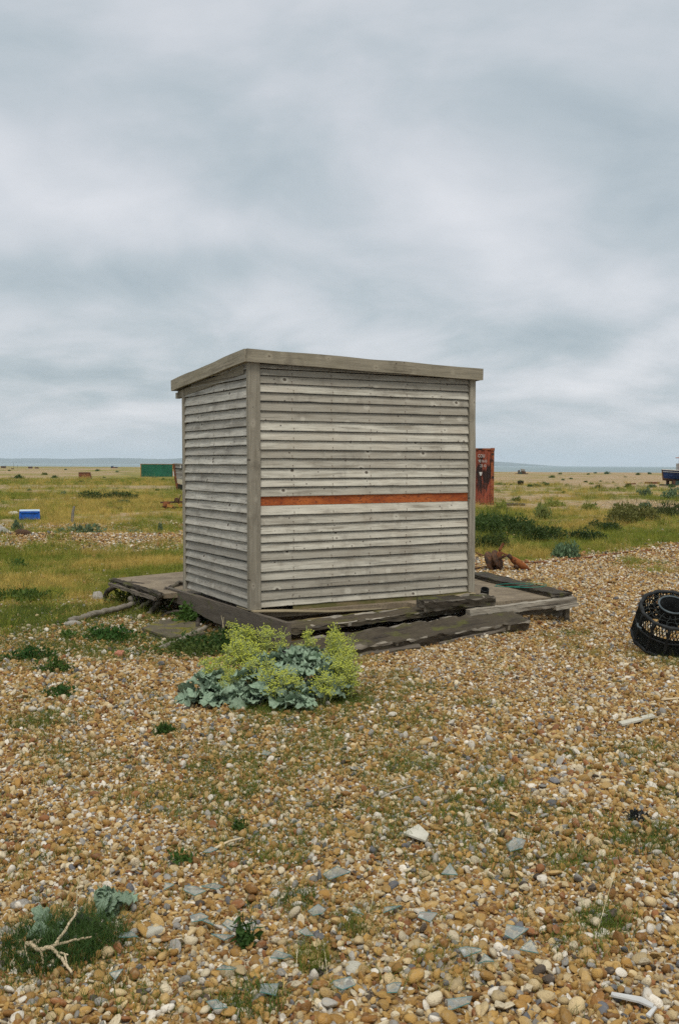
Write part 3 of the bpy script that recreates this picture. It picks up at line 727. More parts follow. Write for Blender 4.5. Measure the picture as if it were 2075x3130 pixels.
left = [2.105, 2.028, 1.951, 1.855, 1.772, 1.688, 1.604, 1.523, 1.441, 1.357, 1.269, 1.185, 1.102, 1.01, 0.922, 0.837, 0.753, 0.665, 0.581, 0.498, 0.413, 0.335, 0.256, 0.172, 0.083, 0.006]
prev = 2.18
for i, z in enumerate(left):
    L = D - 0.045
    if z > 2.02: L = (D - 0.045) * (0.92 - (z - 2.02) * 4.5)
    tilt = RND.gauss(0, .003) + (0.010 if z < 0.4 else 0)
    Lb = L + RND.uniform(-.004, .008) - (0.05 if z < 0.05 else 0)
    link_mesh('wall_board', board_mesh(Lb, prev - 0.008 - z, 400 + i, lip=0.022 + RND.uniform(0, .005)), M['board_side'], shed, (0.022, 0.04 + Lb / 2, z - 0.006 * (z < 0.4)), (RND.gauss(0, .004), tilt * 0.6, -math.pi / 2))
    prev = z
# posts (grain runs up them)
def upright(name, size, loc, mat, parent, seed=0, rot=(0, 0, 0)):
    """a timber built along X, then stood on end"""
    L, a, b = size; r = np.random.default_rng(seed); nx = 20; xs = np.linspace(0, L, nx)
    ch = 0.006; prof = [(-a / 2 + ch, -b / 2), (a / 2 - ch, -b / 2), (a / 2, -b / 2 + ch), (a / 2, b / 2 - ch), (a / 2 - ch, b / 2), (-a / 2 + ch, b / 2), (-a / 2, b / 2 - ch), (-a / 2, -b / 2 + ch)]
    P = np.zeros((nx, 8, 3)); wob = np.interp(xs, np.linspace(0, L, 6), r.normal(0, .0015, 6))
    for k, (y, z) in enumerate(prof): P[:, k] = np.stack([xs, y + wob, z + wob * 0.6], -1)
    mb = MB().quadgrid(P, closed=True); mb.f.append(tuple(range(8))[::-1]); mb.m.append(0); mb.f.append(tuple(range(nx * 8 - 8, nx * 8))); mb.m.append(0)
    return mb.build(name, mat, parent, loc=loc, rot=(Matrix.Rotation(-math.pi / 2, 4, 'Y')).to_euler() if rot == (0, 0, 0) else rot)
upright('corner_post', (2.19, 0.062, 0.110), (0.043, 0.001, -0.012), M['post'], shed, 1)
upright('corner_post', (2.125, 0.066, 0.068), (W - 0.034, 0.003, -0.004), M['post'], shed, 2)
upright('corner_post', (2.03, 0.05, 0.050), (0.012, D + 0.022, -0.01), M['post'], shed, 3)
# inner lining and the two far walls
MB().box((W / 2, 0.045, 1.05), (W - 0.1, 0.02, 2.1)).box((0.055, D / 2 + 0.03, 1.0), (0.02, D + 0.03, 2.0)).box((W - 0.03, D / 2, 1.0), (0.03, D - 0.05, 2.0)).box((W / 2, D - 0.02, 1.0), (W - 0.1, 0.03, 1.96)).build('wall_lining', M['board_side'], shed)
# roof: fascias follow the measured slopes
def slope_box(name, a, b, th, ht, mat, side):
    """fascia board between top edge points a, b; th outward thickness, ht height"""
    a = Vector(a); b = Vector(b); L = (b - a).length; x = (b - a).normalized(); z = Vector((0, 0, 1)); y = z.cross(x).normalized(); z = x.cross(y)
    nx = 26; xs = np.linspace(-L / 2, L / 2, nx); r = np.random.default_rng(int(L * 1000)); wv = np.interp(xs, np.linspace(-L / 2, L / 2, 9), r.normal(0, .0028, 9))
    P = np.zeros((nx, 4, 3))
    for k, (yy, zz) in enumerate([(-th / 2, -ht), (th / 2, -ht), (th / 2, 0), (-th / 2, 0)]): P[:, k] = np.stack([xs, yy + 0 * xs, zz + wv * (1 if zz == 0 else .5)], -1)
    mb = MB().quadgrid(P, closed=True); mb.f.append((3, 2, 1, 0)); mb.m.append(0); mb.f.append(tuple(nx * 4 - 4 + k for k in range(4))); mb.m.append(0)
    o = mb.build(name, mat, shed); mid = (a + b) / 2
    o.matrix_local = Matrix(((x.x, y.x, z.x, mid.x), (x.y, y.y, z.y, mid.y), (x.z, y.z, z.z, mid.z), (0, 0, 0, 1))); return o
zn, zr, zl = 2.272, 2.212, 2.136
zb = zr + (zl - zn)
slope_box('fascia_board', (-0.045, -0.062, zn), (W + 0.052, -0.062, zr), 0.026, 0.113, M['fascia'], 0)
slope_box('fascia_board', (-0.046, 1.86, zl), (-0.046, -0.038, zn - 0.002), 0.026, 0.110, M['fascia'], 1)
slope_box('fascia_board', (W + 0.040, -0.048, zr - 0.002), (W + 0.040, 1.86, zb), 0.024, 0.108, M['fascia'], 1)
slope_box('fascia_board', (W + 0.03, 1.874, zb), (-0.03, 1.874, zl), 0.024, 0.108, M['fascia'], 1)
rf = [(-0.031, -0.048, zn - .012), (W + .027, -0.048, zr - .012), (W + .027, 1.86, zb - .012), (-0.031, 1.86, zl - .012)]
mb = MB(); mb.poly(rf); mb.poly([(x, y, z - .03) for x, y, z in rf][::-1])
for k in range(4): a, b = rf[k], rf[(k + 1) % 4]; mb.poly([a, (a[0], a[1], a[2] - .03), (b[0], b[1], b[2] - .03), b])
mb.build('roof', M['felt'], shed)
for k in range(4):                                   # rafters carried past the back wall
    u = 0.02 + k * 0.78
    MB().box((u, 0.96, 2.045 - k * .017), (0.045, 1.70, 0.07), Matrix.Rotation(-0.071, 3, 'X')).build('rafter', M['fascia'], shed)
MB().box((-0.005, 1.79, 1.975), (0.04, 0.045, 0.06)).build('batten_end', M['post'], shed)
# bottom board and floor sheet
rb = board_mesh(1.95, 0.075, 77, lip=0.012); link_mesh('skirting_board', rb, M['rotten'], shed, (1.40, 0.004, -0.066), (0, -0.012, 0))['label'] = 'rotten brown skirting board stained with moss'
xs = np.linspace(0, 2.40, 40); zz = np.interp(xs, [0, .3, .75, 1.2, 1.65, 2.1, 2.40], [-.012, -.03, -.066, -.078, -.066, -.030, -.008])
P = np.zeros((40, 4, 3))
for k, (y, z) in enumerate([(-.085, -.012), (-.085, .0), (.3, .0), (.3, -.012)]): P[:, k] = np.stack([xs, y + 0 * xs, zz + z], -1)
mbf = MB().quadgrid(P, closed=True); mbf.f.append((3, 2, 1, 0)); mbf.m.append(0); mbf.f.append((156, 157, 158, 159)); mbf.m.append(0)
mbf.build('floor_sheet', M['pale_ply'], shed)['label'] = 'pale sagging edge of the floor sheet'

# ================================================================== PLATFORM AND ITS TIMBERS
def local_frame(name, label, cat, group=None):
    o = empty(name, (0, 0, 0), 0, label, cat, group); o.matrix_world = shed.matrix_world.copy(); return o
def rough_timber(L, wd, ht, seed, nx=44, amp=0.006, arch=None, taper=0.0, worn=False):
    """rough sawn timber along X, centred; ragged surface"""
    r = np.random.default_rng(seed); xs = np.linspace(-L / 2, L / 2, nx)
    cs = []
    for (y, z) in [(-1, -1), (-.5, -1), (0, -1), (.5, -1), (1, -1), (1, -.4), (1, .3), (1, .80), (1, 1), (.95, 1), (.5, 1), (0, 1), (-.5, 1), (-.95, 1), (-1, 1), (-1, .80), (-1, .3), (-1, -.4)]: cs.append((y * wd / 2, z * ht / 2))
    P = np.zeros((nx, len(cs), 3))
    for k, (y, z) in enumerate(cs):
        n1 = (vnoise(xs * 7 + k * 3.1, xs * 0 + seed, seed) - .5) * 2 * amp; n2 = (vnoise(xs * 16 + k * 5.7, xs * 0 + seed, seed + 5) - .5) * 2 * amp * .6
        zz = z + n1 + n2
        if arch is not None and z < 0: zz = zz + np.interp(xs, *arch) * (-z / (ht / 2))
        tp = 1 - taper * (xs / L + .5)
        P[:, k] = np.stack([xs + (n2 * 2), (y + n2) * tp, zz], -1)
    mb = MB().quadgrid(P, closed=True); m = len(cs)
    if worn:                                             # bleached arrises and splinters where the weather has rubbed them
        ic = [k for k, q in enumerate(cs) if abs(q[1] - ht / 2) < 1e-6 and abs(abs(q[0]) - wd / 2) < 1e-6]
        for i in range(nx - 1):
            for c_ in ic:
                for j in (c_ - 1, c_):
                    if vnoise(i * 0.16 + c_ * 7.3, j * 0.37, seed + 3) > 0.42: mb.m[i * m + j] = 1
            for j in range(m):
                if RND.random() < 0.006: mb.m[i * m + j] = 1
    mb.f.append(tuple(range(m))[::-1]); mb.m.append(0); mb.f.append(tuple(nx * m - m + k for k in range(m))); mb.m.append(0)
    me = mb.mesh('timber')
    if worn: me.materials.append(M['sleeper']); me.materials.append(M['drift'])
    return me
def place_between(o, a, b, roll=0.0):
    a = Vector(a); b = Vector(b); x = (b - a).normalized(); y = Vector((0, 0, 1)).cross(x).normalized(); z = x.cross(y)
    m = Matrix(((x.x, y.x, z.x, 0), (x.y, y.y, z.y, 0), (x.z, y.z, z.z, 0), (0, 0, 0, 1))) @ Matrix.Rotation(roll, 4, 'X')
    m.translation = (a + b) / 2; o.matrix_local = m
plat = local_frame('timber_platform', 'low gritty brown platform the shed stands on, edged with old timber', 'platform')
poly = [(-0.20, 1.70), (-0.27, 3.22), (0.9, 3.48), (2.6, 3.2), (3.60, 1.55), (3.62, 0.68), (3.24, -0.52), (1.62, -0.42), (1.58, -0.10), (0.12, -0.02), (0.02, 1.70)]
mb = MB(); top = [(u, v, -.042 - 0.012 * math.sin(u * 2.1 + v)) for u, v in poly]
# deck top as a fan of small sheets so it can sag a little
mb.poly(top); mb.poly([(u, v, z - .05) for u, v, z in top][::-1])
for k in range(len(top)):
    a, b = top[k], top[(k + 1) % len(top)]; mb.poly([a, (a[0], a[1], a[2] - .05), (b[0], b[1], b[2] - .05), b])
mb.build('deck', M['deck'], plat)
Lp = 2.76
arch = (np.linspace(-Lp / 2, Lp / 2, 6), np.array([0.095, 0.10, 0.05, 0.03, 0.01, 0.0]))
o = link_mesh('side_plank', rough_timber(Lp, 0.05, 0.235, 5, amp=0.0025, arch=arch), M['plank'], plat); place_between(o, (-0.045, 2.05, -.150), (0.035, -0.70, -.148))
# the rag-edged timber along the far left side of the deck
o = link_mesh('edge_timber', rough_timber(1.50, 0.055, 0.035, 6, amp=0.010), M['sleeper'], plat); place_between(o, (-0.31, 3.22, -.065), (-0.235, 1.72, -.070), 0.25)
o = link_mesh('edge_timber', rough_timber(1.35, 0.035, 0.030, 16, amp=0.008), M['plank'], plat); place_between(o, (-0.36, 3.12, -.100), (-0.27, 1.78, -.112))
# pale edge beam at the right end of the deck
o = link_mesh('edge_beam', rough_timber(1.30, 0.07, 0.075, 7, amp=0.006), M['drift'], plat); place_between(o, (1.95, -.575, -.112), (3.24, -.575, -.080))
o = link_mesh('edge_beam', rough_timber(0.30, 0.05, 0.035, 8, amp=0.004), M['drift'], plat); place_between(o, (2.96, -.61, -.128), (3.25, -.60, -.112))
o = link_mesh('edge_timber', rough_timber(2.05, 0.24, 0.05, 18, amp=0.010), M['sleeper'], plat); place_between(o, (3.12, -.50, -.028), (3.52, 1.45, -.030))
for u, v in ((2.20, -.55), (3.20, -.50), (1.72, -.5)): MB().box((u, v, -.25), (0.055, 0.05, 0.22), jit=.004).build('support_post', M['drift'] if u < 3 else M['sleeper'], plat)
MB().box((2.95, -.30, -.20), (0.62, 0.22, 0.20), jit=.02).build('underdeck_block', M['sleeper'], plat)  # dark block added to deepen the shade under the deck's right end
MB().box((2.45, -.42, -.26), (0.42, 0.16, 0.17), jit=.02).build('underdeck_block', M['plank'], plat)
for v in (0.25, 0.95, 1.6): MB().box((1.2, v, -.19), (2.3, .1, .16)).build('bearer', M['sleeper'], plat)
def loose_timber(name, mesh, mat, a, b, roll, label, group=None, cat='timber'):
    o = link_mesh(name, mesh, mat); tag(o, label, cat, group)
    place_between(o, shed.matrix_world @ Vector(a), shed.matrix_world @ Vector(b), roll); return o
loose_timber('railway_sleeper', rough_timber(2.44, 0.27, 0.125, 21, nx=90, amp=0.014, worn=True), M['sleeper'], (0.04, -.72, -.300), (2.44, -.69, -.208), 0.28, 'longest dark old sleeper lying along the shingle before the shed')
loose_timber('squared_beam', rough_timber(1.92, 0.20, 0.046, 22, nx=70, amp=0.010, worn=True), M['sleeper'], (0.06, -.32, -.156), (1.94, -.32, -.092), 0.10, 'dark split beam between the front sleeper and the shed base')
loose_timber('brown_batten', rough_timber(1.75, 0.09, 0.05, 23, amp=0.006), M['rotten'], (0.08, -.17, -.155), (1.80, -.15, -.105), 0.0, 'thin brown batten lying just under the sagging floor sheet')
loose_timber('timber_block', rough_timber(0.78, 0.15, 0.082, 24, amp=0.011, worn=True), M['sleeper'], (1.50, -.46, -.010), (2.27, -.49, -.016), 0.1, 'short dark timber block on the platform by the right corner post')
loose_timber('split_board', rough_timber(0.62, 0.11, 0.025, 25, amp=0.006), M['plank'], (0.62, -.83, -.325), (1.20, -.83, -.300), 0.3, 'short split board under the left half of the front sleeper')
loose_timber('thin_batten', rough_timber(0.75, 0.03, 0.03, 26, amp=0.004), M['plank'], (1.45, -.87, -.305), (2.15, -.83, -.245), 0.0, 'thin batten at the foot of the front sleeper near its far end')
# weathered pale patches on the block's right end are strips of old paint
# small black pipe end on the deck
pe = MB(); 
for r_, z0, z1 in ((0.042, -.05, .045),):
    th = np.linspace(0, 2 * math.pi, 20, endpoint=False)
    for rr_ in (r_, r_ - .006): pe.quadgrid(np.array([[(rr_ * math.cos(a), rr_ * math.sin(a), z) for a in th] for z in (z0, z1)]), closed=True)
    pe.quadgrid(np.array([[(q * math.cos(a), q * math.sin(a), z1) for a in th] for q in (r_, r_ - .006)]), closed=True)
o = pe.build('pipe_end', M['black'], None, True); tag(o, 'short black pipe end standing on the deck beside the right corner post', 'pipe')
o.matrix_world = Matrix.Translation(shed.matrix_world @ Vector((W + .075, -0.09, -.01))) @ Matrix.Rotation(0.5, 4, 'X')
# green line on the deck
pts = [shed.matrix_world @ Vector(q) for q in ((2.85, .20, 0.0), (3.05, -.05, 0.003), (3.3, -.05, .002), (3.42, .1, .004), (3.2, .28, .003), (2.95, .27, .004), (2.84, .12, .008), (3.0, .02, .01), (3.25, .06, .01))]
tag(MB().tube(spline(pts, 60), 0.0030, 6).build('green_line', M['teal'], None, True), 'loop of thin teal fishing line lying on the deck', 'fishing line')

# ================================================================== SEA KALE BY THE PLATFORM
def leaf_mesh(seed, ruff=0.10):
    r = np.random.default_rng(seed); ns, nt = 13, 11; P = np.zeros((ns, nt, 3)); ph = r.uniform(0, 6, 6)
    for i, s in enumerate(np.linspace(0, 1, ns)):
        lob = 1 + 0.16 * math.sin(s * 17 + ph[0]) + 0.10 * math.sin(s * 29 + ph[1])
        hw = 0.40 * math.sin(math.pi * min(1, (s * 0.93 + 0.05)) ** 0.8) ** 0.75 * lob + 0.02
        for j, q in enumerate(np.linspace(-1, 1, nt)):
            e = abs(q) ** 2.2
            x = s + 0.06 * e * math.sin(q * 9 + s * 20 + ph[2]); y = q * hw
            z = 0.30 * math.sin(s * 2.2) * 0.6 - 0.22 * s * s + 0.22 * (q * hw) ** 2 * 3
            z += ruff * e * (math.sin(s * 21 + q * 3 + ph[3]) + 0.6 * math.sin(s * 37 + ph[4])) + 0.035 * math.sin(s * 14 + q * 8 + ph[5]) * (1 - e * .4)
            P[i, j] = (x, y, z)
    return MB().quadgrid(P).mesh('leaf', True)
LEAF = [leaf_mesh(k, 0.085 + 0.015 * (k % 3)) for k in range(7)]
for me in LEAF: me.materials.append(M['kale'])
LEAFP = [leaf_mesh(30 + k, 0.12) for k in range(2)]
for me in LEAFP: me.materials.append(M['kale_purple'])
def spray_mesh(seed, npod=430, tall=False):
    r = random.Random(seed); mb = MB()
    ico = [(0, 0, 1), (1, 0, 0), (0, 1, 0), (-1, 0, 0), (0, -1, 0), (0, 0, -1)]; fc = [(0, 1, 2), (0, 2, 3), (0, 3, 4), (0, 4, 1), (5, 2, 1), (5, 3, 2), (5, 4, 3), (5, 1, 4)]
    hubs = []
    for b in range(15 if not tall else 9):
        a = r.uniform(0, 6.283); d = math.sqrt(r.random()) * (0.30 if not tall else 0.10); h = r.uniform(0.22, 0.80) if not tall else r.uniform(.35, .85)
        hub = Vector((d * math.cos(a), d * math.sin(a), h)); hubs.append(hub)
        root = Vector((d * .25 * math.cos(a), d * .25 * math.sin(a), 0.0 if not tall else h - .25))
        mb.tube(spline([root, root * .4 + hub * .6 + Vector((0, 0, -.06)), hub], 6), [.014, .012, .011, .010, .009, .008], 4, False, 1)
    for i in range(npod):
        hub = r.choice(hubs); dv = Vector((r.gauss(0, 1), r.gauss(0, 1), abs(r.gauss(0.6, .7)))).normalized() * r.uniform(.07, .22) * (1 if not tall else .62)
        p = hub + dv; p.z = min(p.z, 1.0)
        mb.tube([hub + dv * .1, hub + dv * .55 + Vector((0, 0, -.01)), p], [.005, .004, .0035], 3, False, 1)
        s = r.uniform(.012, .021); o = len(mb.v)
        mb.v.extend([(p.x + x * s, p.y + y * s, p.z + z * s * 1.15) for x, y, z in ico]); mb.f.extend([tuple(o + k for k in f) for f in fc]); mb.m.extend([0] * 8)
    if tall: mb.tube(spline([(0, 0, 0), (.03, 0, .4), (0, .02, .9)], 10), np.linspace(.02, .008, 10).tolist(), 5, False, 1)
    me = mb.mesh('flower_spray'); me.materials.append(M['kale_pod']); me.materials.append(M['kale_stem']); return me
SPRAY = [spray_mesh(k) for k in range(4)]; SPIKE = spray_mesh(9, 110, True)
def kale_leaf(parent, wp, size, az, pitch, roll, meshes=LEAF):
    m = Matrix.Rotation(az, 4, 'Z') @ Matrix.Rotation(-pitch, 4, 'Y') @ Matrix.Rotation(roll, 4, 'X') @ Matrix.Scale(size, 4) @ Matrix.Translation((-0.5, 0, 0))
    o = link_mesh('leaf', RND.choice(meshes), None, parent); o.matrix_local = Matrix.Translation(wp - parent.location) @ m; return o
kp = gz(-0.42, 6.85)
kale = empty('sea_kale_plant', kp, 0, 'large blue green sea kale with yellow green pods before the platform corner', 'plant')
def leaf_cluster(cx, cy, rx, ry, n, d0, d1, smin, smax):
    for _ in range(n):
        a = RND.uniform(0, 6.283); q = math.sqrt(RND.random()); px = cx + rx * q * math.cos(a); py = cy + ry * q * math.sin(a)
        f = (py - (cy - ry)) / (2 * ry); dep = d0 + (d1 - d0) * f + RND.uniform(-.08, .08)
        wp = at_depth(px, py, dep); wp.z = max(wp.z, float(terrain(wp.x, wp.y)) + 0.03)
        out = math.atan2(wp.y - (kp.y + .15), wp.x - kp.x) + RND.gauss(0, .7)
        kale_leaf(kale, wp, RND.uniform(smin, smax), out, RND.uniform(-.2, .75), RND.gauss(0, .5))
leaf_cluster(655, 2105, 85, 50, 34, 6.9, 6.45, .12, .20)
leaf_cluster(720, 2130, 70, 45, 18, 6.8, 6.4, .11, .18)
leaf_cluster(905, 2030, 100, 45, 44, 7.1, 6.65, .11, .18)
leaf_cluster(960, 2060, 90, 50, 22, 7.0, 6.7, .10, .16)
leaf_cluster(920, 2145, 50, 42, 20, 6.55, 6.30, .09, .15)
leaf_cluster(800, 2070, 90, 60, 34, 6.9, 6.45, .11, .18)
leaf_cluster(850, 2120, 130, 40, 26, 6.75, 6.4, .10, .17)
leaf_cluster(1020, 2090, 50, 40, 14, 6.85, 6.6, .10, .15)
leaf_cluster(580, 2150, 25, 14, 5, 6.6, 6.5, .11, .15)
for px, py, dep in ((868, 1995, 7.1), (885, 2010, 7.05), (1045, 2045, 6.85), (880, 2050, 6.9)):
    kale_leaf(kale, at_depth(px, py, dep), .12, RND.uniform(0, 6.28), RND.uniform(.2, .8), RND.gauss(0, .4), LEAFP)
for px, py, wd, h, dep in [(775, 1985, .40, .36, 7.1), (720, 2020, .32, .30, 6.95), (660, 2045, .28, .24, 6.85), (820, 1975, .30, .36, 7.2), (850, 2085, .32, .24, 6.5), (790, 2045, .26, .24, 6.7), (1030, 1988, .28, .40, 7.0),
                           (1058, 2045, .26, .34, 6.85), (1035, 2050, .32, .32, 6.75), (985, 2100, .27, .25, 6.55), (1020, 1985, .26, .32, 7.05), (1055, 2092, .22, .26, 6.7), (700, 2075, .22, .2, 6.7), (740, 1950, .26, .3, 7.25), (890, 2100, .2, .2, 6.5)]:
    c = at_depth(px, py, dep); zb_ = max(c.z - h * .62, float(terrain(c.x, c.y)) - .02)
    link_mesh('flower_spray', RND.choice(SPRAY), None, kale, Vector((c.x, c.y, zb_)) - kp, (RND.gauss(0, .12), RND.gauss(0, .12), RND.uniform(0, 6.28)), (wd * 1.15, wd * 1.15, h * 1.12))
for px, py, h, dep, lean in ((755, 1955, .24, 7.2, -.12), (815, 1948, .26, 7.25, .08), (1035, 1962, .26, 7.1, .1), (1075, 1990, .2, 7.0, .3), (690, 2000, .2, 7.0, -.3), (937, 1960, .32, 7.15, .05), (968, 1968, .20, 7.15, .35), (905, 1990, .2, 7.2, -.3)):
    c = at_depth(px, py, dep); link_mesh('flower_spray', SPIKE, None, kale, Vector((c.x, c.y, c.z - h * .55)) - kp, (0, lean, RND.uniform(0, 6)), (.32, .32, h))
# young kale by the pale branch
def small_kale(label, spots, group=None):
    base = G(*spots[0][:2]); k = empty('young_sea_kale', base, 0, label, 'plant', group)
    for px, py, n, rx, ry, s in spots:
        for _ in range(n):
            wp = G(px + RND.uniform(-rx, rx), py + RND.uniform(-ry, ry)); wp.z += RND.uniform(.015, .07)
            kale_leaf(k, wp, s * RND.uniform(.7, 1.15), RND.uniform(0, 6.28), RND.uniform(.2, 1.0), RND.gauss(0, .4))
    return k
small_kale('young blue green sea kale above the dark grass tuft', [(360, 2790, 15, 45, 22, .075), (325, 2812, 6, 30, 14, .06)])
sk = small_kale('small blue green kale leaves growing inside the dark grass tuft', [(150, 2870, 9, 40, 20, .075)])
kpur = empty('purple_kale_shoot', G(255, 2835), 0, 'crinkled dark purple kale shoot between the tuft and young kale', 'plant')
for _ in range(9):
    wp = G(255 + RND.uniform(-25, 25), 2835 + RND.uniform(-15, 15)); wp.z += RND.uniform(.01, .04); kale_leaf(kpur, wp, .045 * RND.uniform(.7, 1.1), RND.uniform(0, 6.28), RND.uniform(.2, 1), RND.gauss(0, .4), LEAFP)

# ================================================================== TUFTS AND WEEDS NEAR BY
def grass_clump(px, py, r, h, n, mat, label, lean=0.7, wid=0.0016, group=None, name='grass_tuft', cat='grass', squash=1.0):
    p = G(px, py); me = tuft_mesh(int(px * 7 + py), n, h, r, wid, lean, max(2, n // 25)); o = link_mesh(name, me, mat, None, p); o.scale = (1, squash, 1); return tag(o, label, cat, group)
grass_clump(165, 2905, .18, .12, 900, M['grass_dark'], 'dark green grass tuft under the bleached forked branch', 1.1)
grass_clump(255, 2885, .15, .14, 700, M['grass_dark'], 'dark green grass leaning beside the purple kale shoot', 1.2)
grass_clump(1640, 1885, .20, .24, 420, M['grass_green'], 'bushy green grass tuft below the pale edge beam of the platform', .6, .0022)
grass_clump(1850, 2830, .09, .09, 160, M['grass_green'], 'loose green tuft with a dry stalk on the right shingle')
grass_clump(955, 2925, .06, .12, 130, M['grass'], 'straggling dry and green tuft in a small dark hollow', .5)
grass_clump(770, 3070, .10, .09, 170, M['grass_green'], 'thin green tuft at the bottom edge between glass pieces', .8)
grass_clump(905, 2765, .08, .06, 150, M['grass_green'], 'flat green tuft above the dark hollow', 1.0)
grass_clump(1080, 2850, .05, .10, 70, M['grass_green'], 'few upright green blades right of the dark hollow', .5)
grass_clump(480, 2435, .20, .05, 420, M['grass'], 'flat mossy grass patch in the middle of the left shingle', 1.0)
grass_clump(1250, 2345, .16, .06, 330, M['grass_green'], 'low green grass patch in the middle of the right shingle', 1.0)
grass_clump(1500, 2410, .12, .07, 230, M['grass_green'], 'round green grass patch to the right of the low one', .9)
grass_clump(110, 2215, .16, .09, 340, M['grass_green'], 'green grass tuft near the left edge in the shingle', .8)
grass_clump(1975, 2590, .16, .07, 260, M['grass_green'], 'green grass patch by the right edge above the loose tuft', 1.0)
def dome_mesh(seed, n, R, H, lw, blades=0.0, stems=10):
    r = random.Random(seed); mb = MB()
    lumps = [(r.uniform(0, 6.283), r.uniform(.0, .75) * R, r.uniform(.35, .6) * R, r.uniform(.55, 1) * H) for _ in range(9)]
    for i in range(n):
        a, d, q, h = r.choice(lumps); cx_, cy_ = d * math.cos(a), d * math.sin(a)
        v = Vector((r.gauss(0, 1), r.gauss(0, 1), abs(r.gauss(0, 1)))).normalized() * (r.random() ** .4)
        c = Vector((cx_ + v.x * q, cy_ + v.y * q, v.z * h + .01))
        d_ = (v + Vector((r.gauss(0, .6), r.gauss(0, .6), r.gauss(.3, .5)))).normalized(); e = d_.cross(Vector((r.gauss(0, 1), r.gauss(0, 1), r.gauss(0, 1)))).normalized()
        l = lw * r.uniform(.6, 1.4)
        if r.random() < blades: wv = l * .10; l *= 2.2
        else: wv = l * .36
        nn = d_.cross(e) * l * .1
        mb.poly([c - d_ * l * .5, c - e * wv + nn, c + d_ * l * .5, c + e * wv + nn])
    for i in range(stems):
        a = r.uniform(0, 6.283); x, y = math.cos(a), math.sin(a); q = R * r.uniform(.2, 1); h = H * r.uniform(.8, 1.25)
        mb.tube(spline([(x * q * .4, y * q * .4, 0), (x * q * .7, y * q * .7, h), (x * q * 1.05, y * q * 1.05, h * r.uniform(.3, 1.0))], 7), lw * .05, 3, False)
    return mb.mesh('plant')
def weed(px, py, R, H, n, lw, label, mat='weed', seed=None, name='leafy_weed', cat='weed', group=None):
    o = link_mesh(name, dome_mesh(seed or int(px + py * 3), n, R, H, lw, 0.35, 8), M[mat], None, G(px, py)); return tag(o, label, cat, group)
weed(95, 2015, .22, .12, 420, .03, 'dark leafy weed clump nearest the left edge, beside pebbles')
weed(160, 2060, .17, .13, 360, .03, 'round dark leafy weed just below the leftmost clump')
weed(185, 2130, .12, .09, 240, .028, 'third dark weed clump down the left shingle')
weed(500, 2240, .085, .07, 200, .022, 'small bright green weed alone on the shingle before the kale')
weed(315, 1955, .30, .15, 700, .035, 'broad dark leafy weed before the grey driftwood log')
weed(205, 1950, .12, .07, 160, .03, 'little weed left of the broad dark leafy one')
weed(575, 2000, .42, .12, 1300, .03, 'low dark green weed mat in the shade of the side plank', 'grass_dark')
weed(690, 1985, .48, .20, 1700, .035, 'thick dark green weed against the side plank by the kale', 'grass_dark')
weed(610, 1900, .45, .24, 1300, .045, 'leafy green weed growing under the middle of the side plank')
weed(430, 1845, .40, .22, 1000, .045, 'leafy green weed under the ragged left end of the deck')
weed(560, 2680 - 40, .07, .06, 120, .018, 'tiny dark weed with fine leaves on the near shingle', 'weed')
weed(735, 2545, .06, .05, 90, .018, 'tiny bright weed beside a grey glass piece')
weed(745, 2890, .06, .09, 60, .035, 'small upright dark green weed left of the hollow', 'weed')
weed(1960, 2515, .09, .03, 160, .02, 'black dried seaweed patch near the right edge', 'black', name='dried_seaweed', cat='seaweed')
weed(55, 1735, .18, .14, 300, .035, 'dark dock plant in the yellow grass at the left edge', 'weed')
weed(70, 1830, .5, .14, 700, .05, 'dark ragwort mat at the left edge of the yellow grass', 'weed')
weed(1250, 1845, .05, .10, 60, .02, 'small weed sprouting from the beam under the skirting board', 'weed', name='sprouting_weed')

# ---- words that tell look-alikes apart by what lies next to them
SEEN = set()
def beside(px, py, marks, head):
    best = []
    for nm, mx, my in marks:
        dx, dy = px - mx, (py - my) * 2.2; best.append((math.hypot(dx, dy), nm, dx, dy))
    best.sort()
    for d, nm, dx, dy in best:
        side = ('right of' if dx > 0 else 'left of') if abs(dx) > abs(dy) else ('below' if dy > 0 else 'above')
        for far in (('just ' if d < 60 else ''), 'further '):
            L = '%s %s%s the %s' % (head, far, side, nm)
            if L not in SEEN: SEEN.add(L); return L
    return head
# ================================================================== LITTER ON THE SHINGLE
def tube_at(name, pix, r0, r1, mat, label, cat, n=40, sides=8, noise_amp=0.0):
    sp = spline([at_depth(*p) for p in pix], n); sp = [p + Vector((RND.gauss(0, noise_amp), RND.gauss(0, noise_amp), RND.gauss(0, noise_amp))) for p in sp]
    return tag(MB().tube(sp, np.linspace(r0, r1, n).tolist(), sides).build(name, mat, None, True), label, cat)
def tube_obj(name, pix, r0, r1, mat, label, cat, lift=0.012, n=30, sides=8, hump=None, group=None, noise_amp=0.0):
    pts = [G(p[0], p[1], lift + (p[2] if len(p) > 2 else 0)) for p in pix]; sp = spline(pts, n)
    if noise_amp: sp = [p + Vector((RND.gauss(0, noise_amp), RND.gauss(0, noise_amp), RND.gauss(0, noise_amp))) for p in sp]
    o = MB().tube(sp, np.linspace(r0, r1, n).tolist(), sides).build(name, mat, None, True); return tag(o, label, cat, group)
weed(975, 2945, .07, .035, 200, .016, 'clump of dead brown weed in a small dark hollow in the near shingle', 'hose', name='dead_weed')
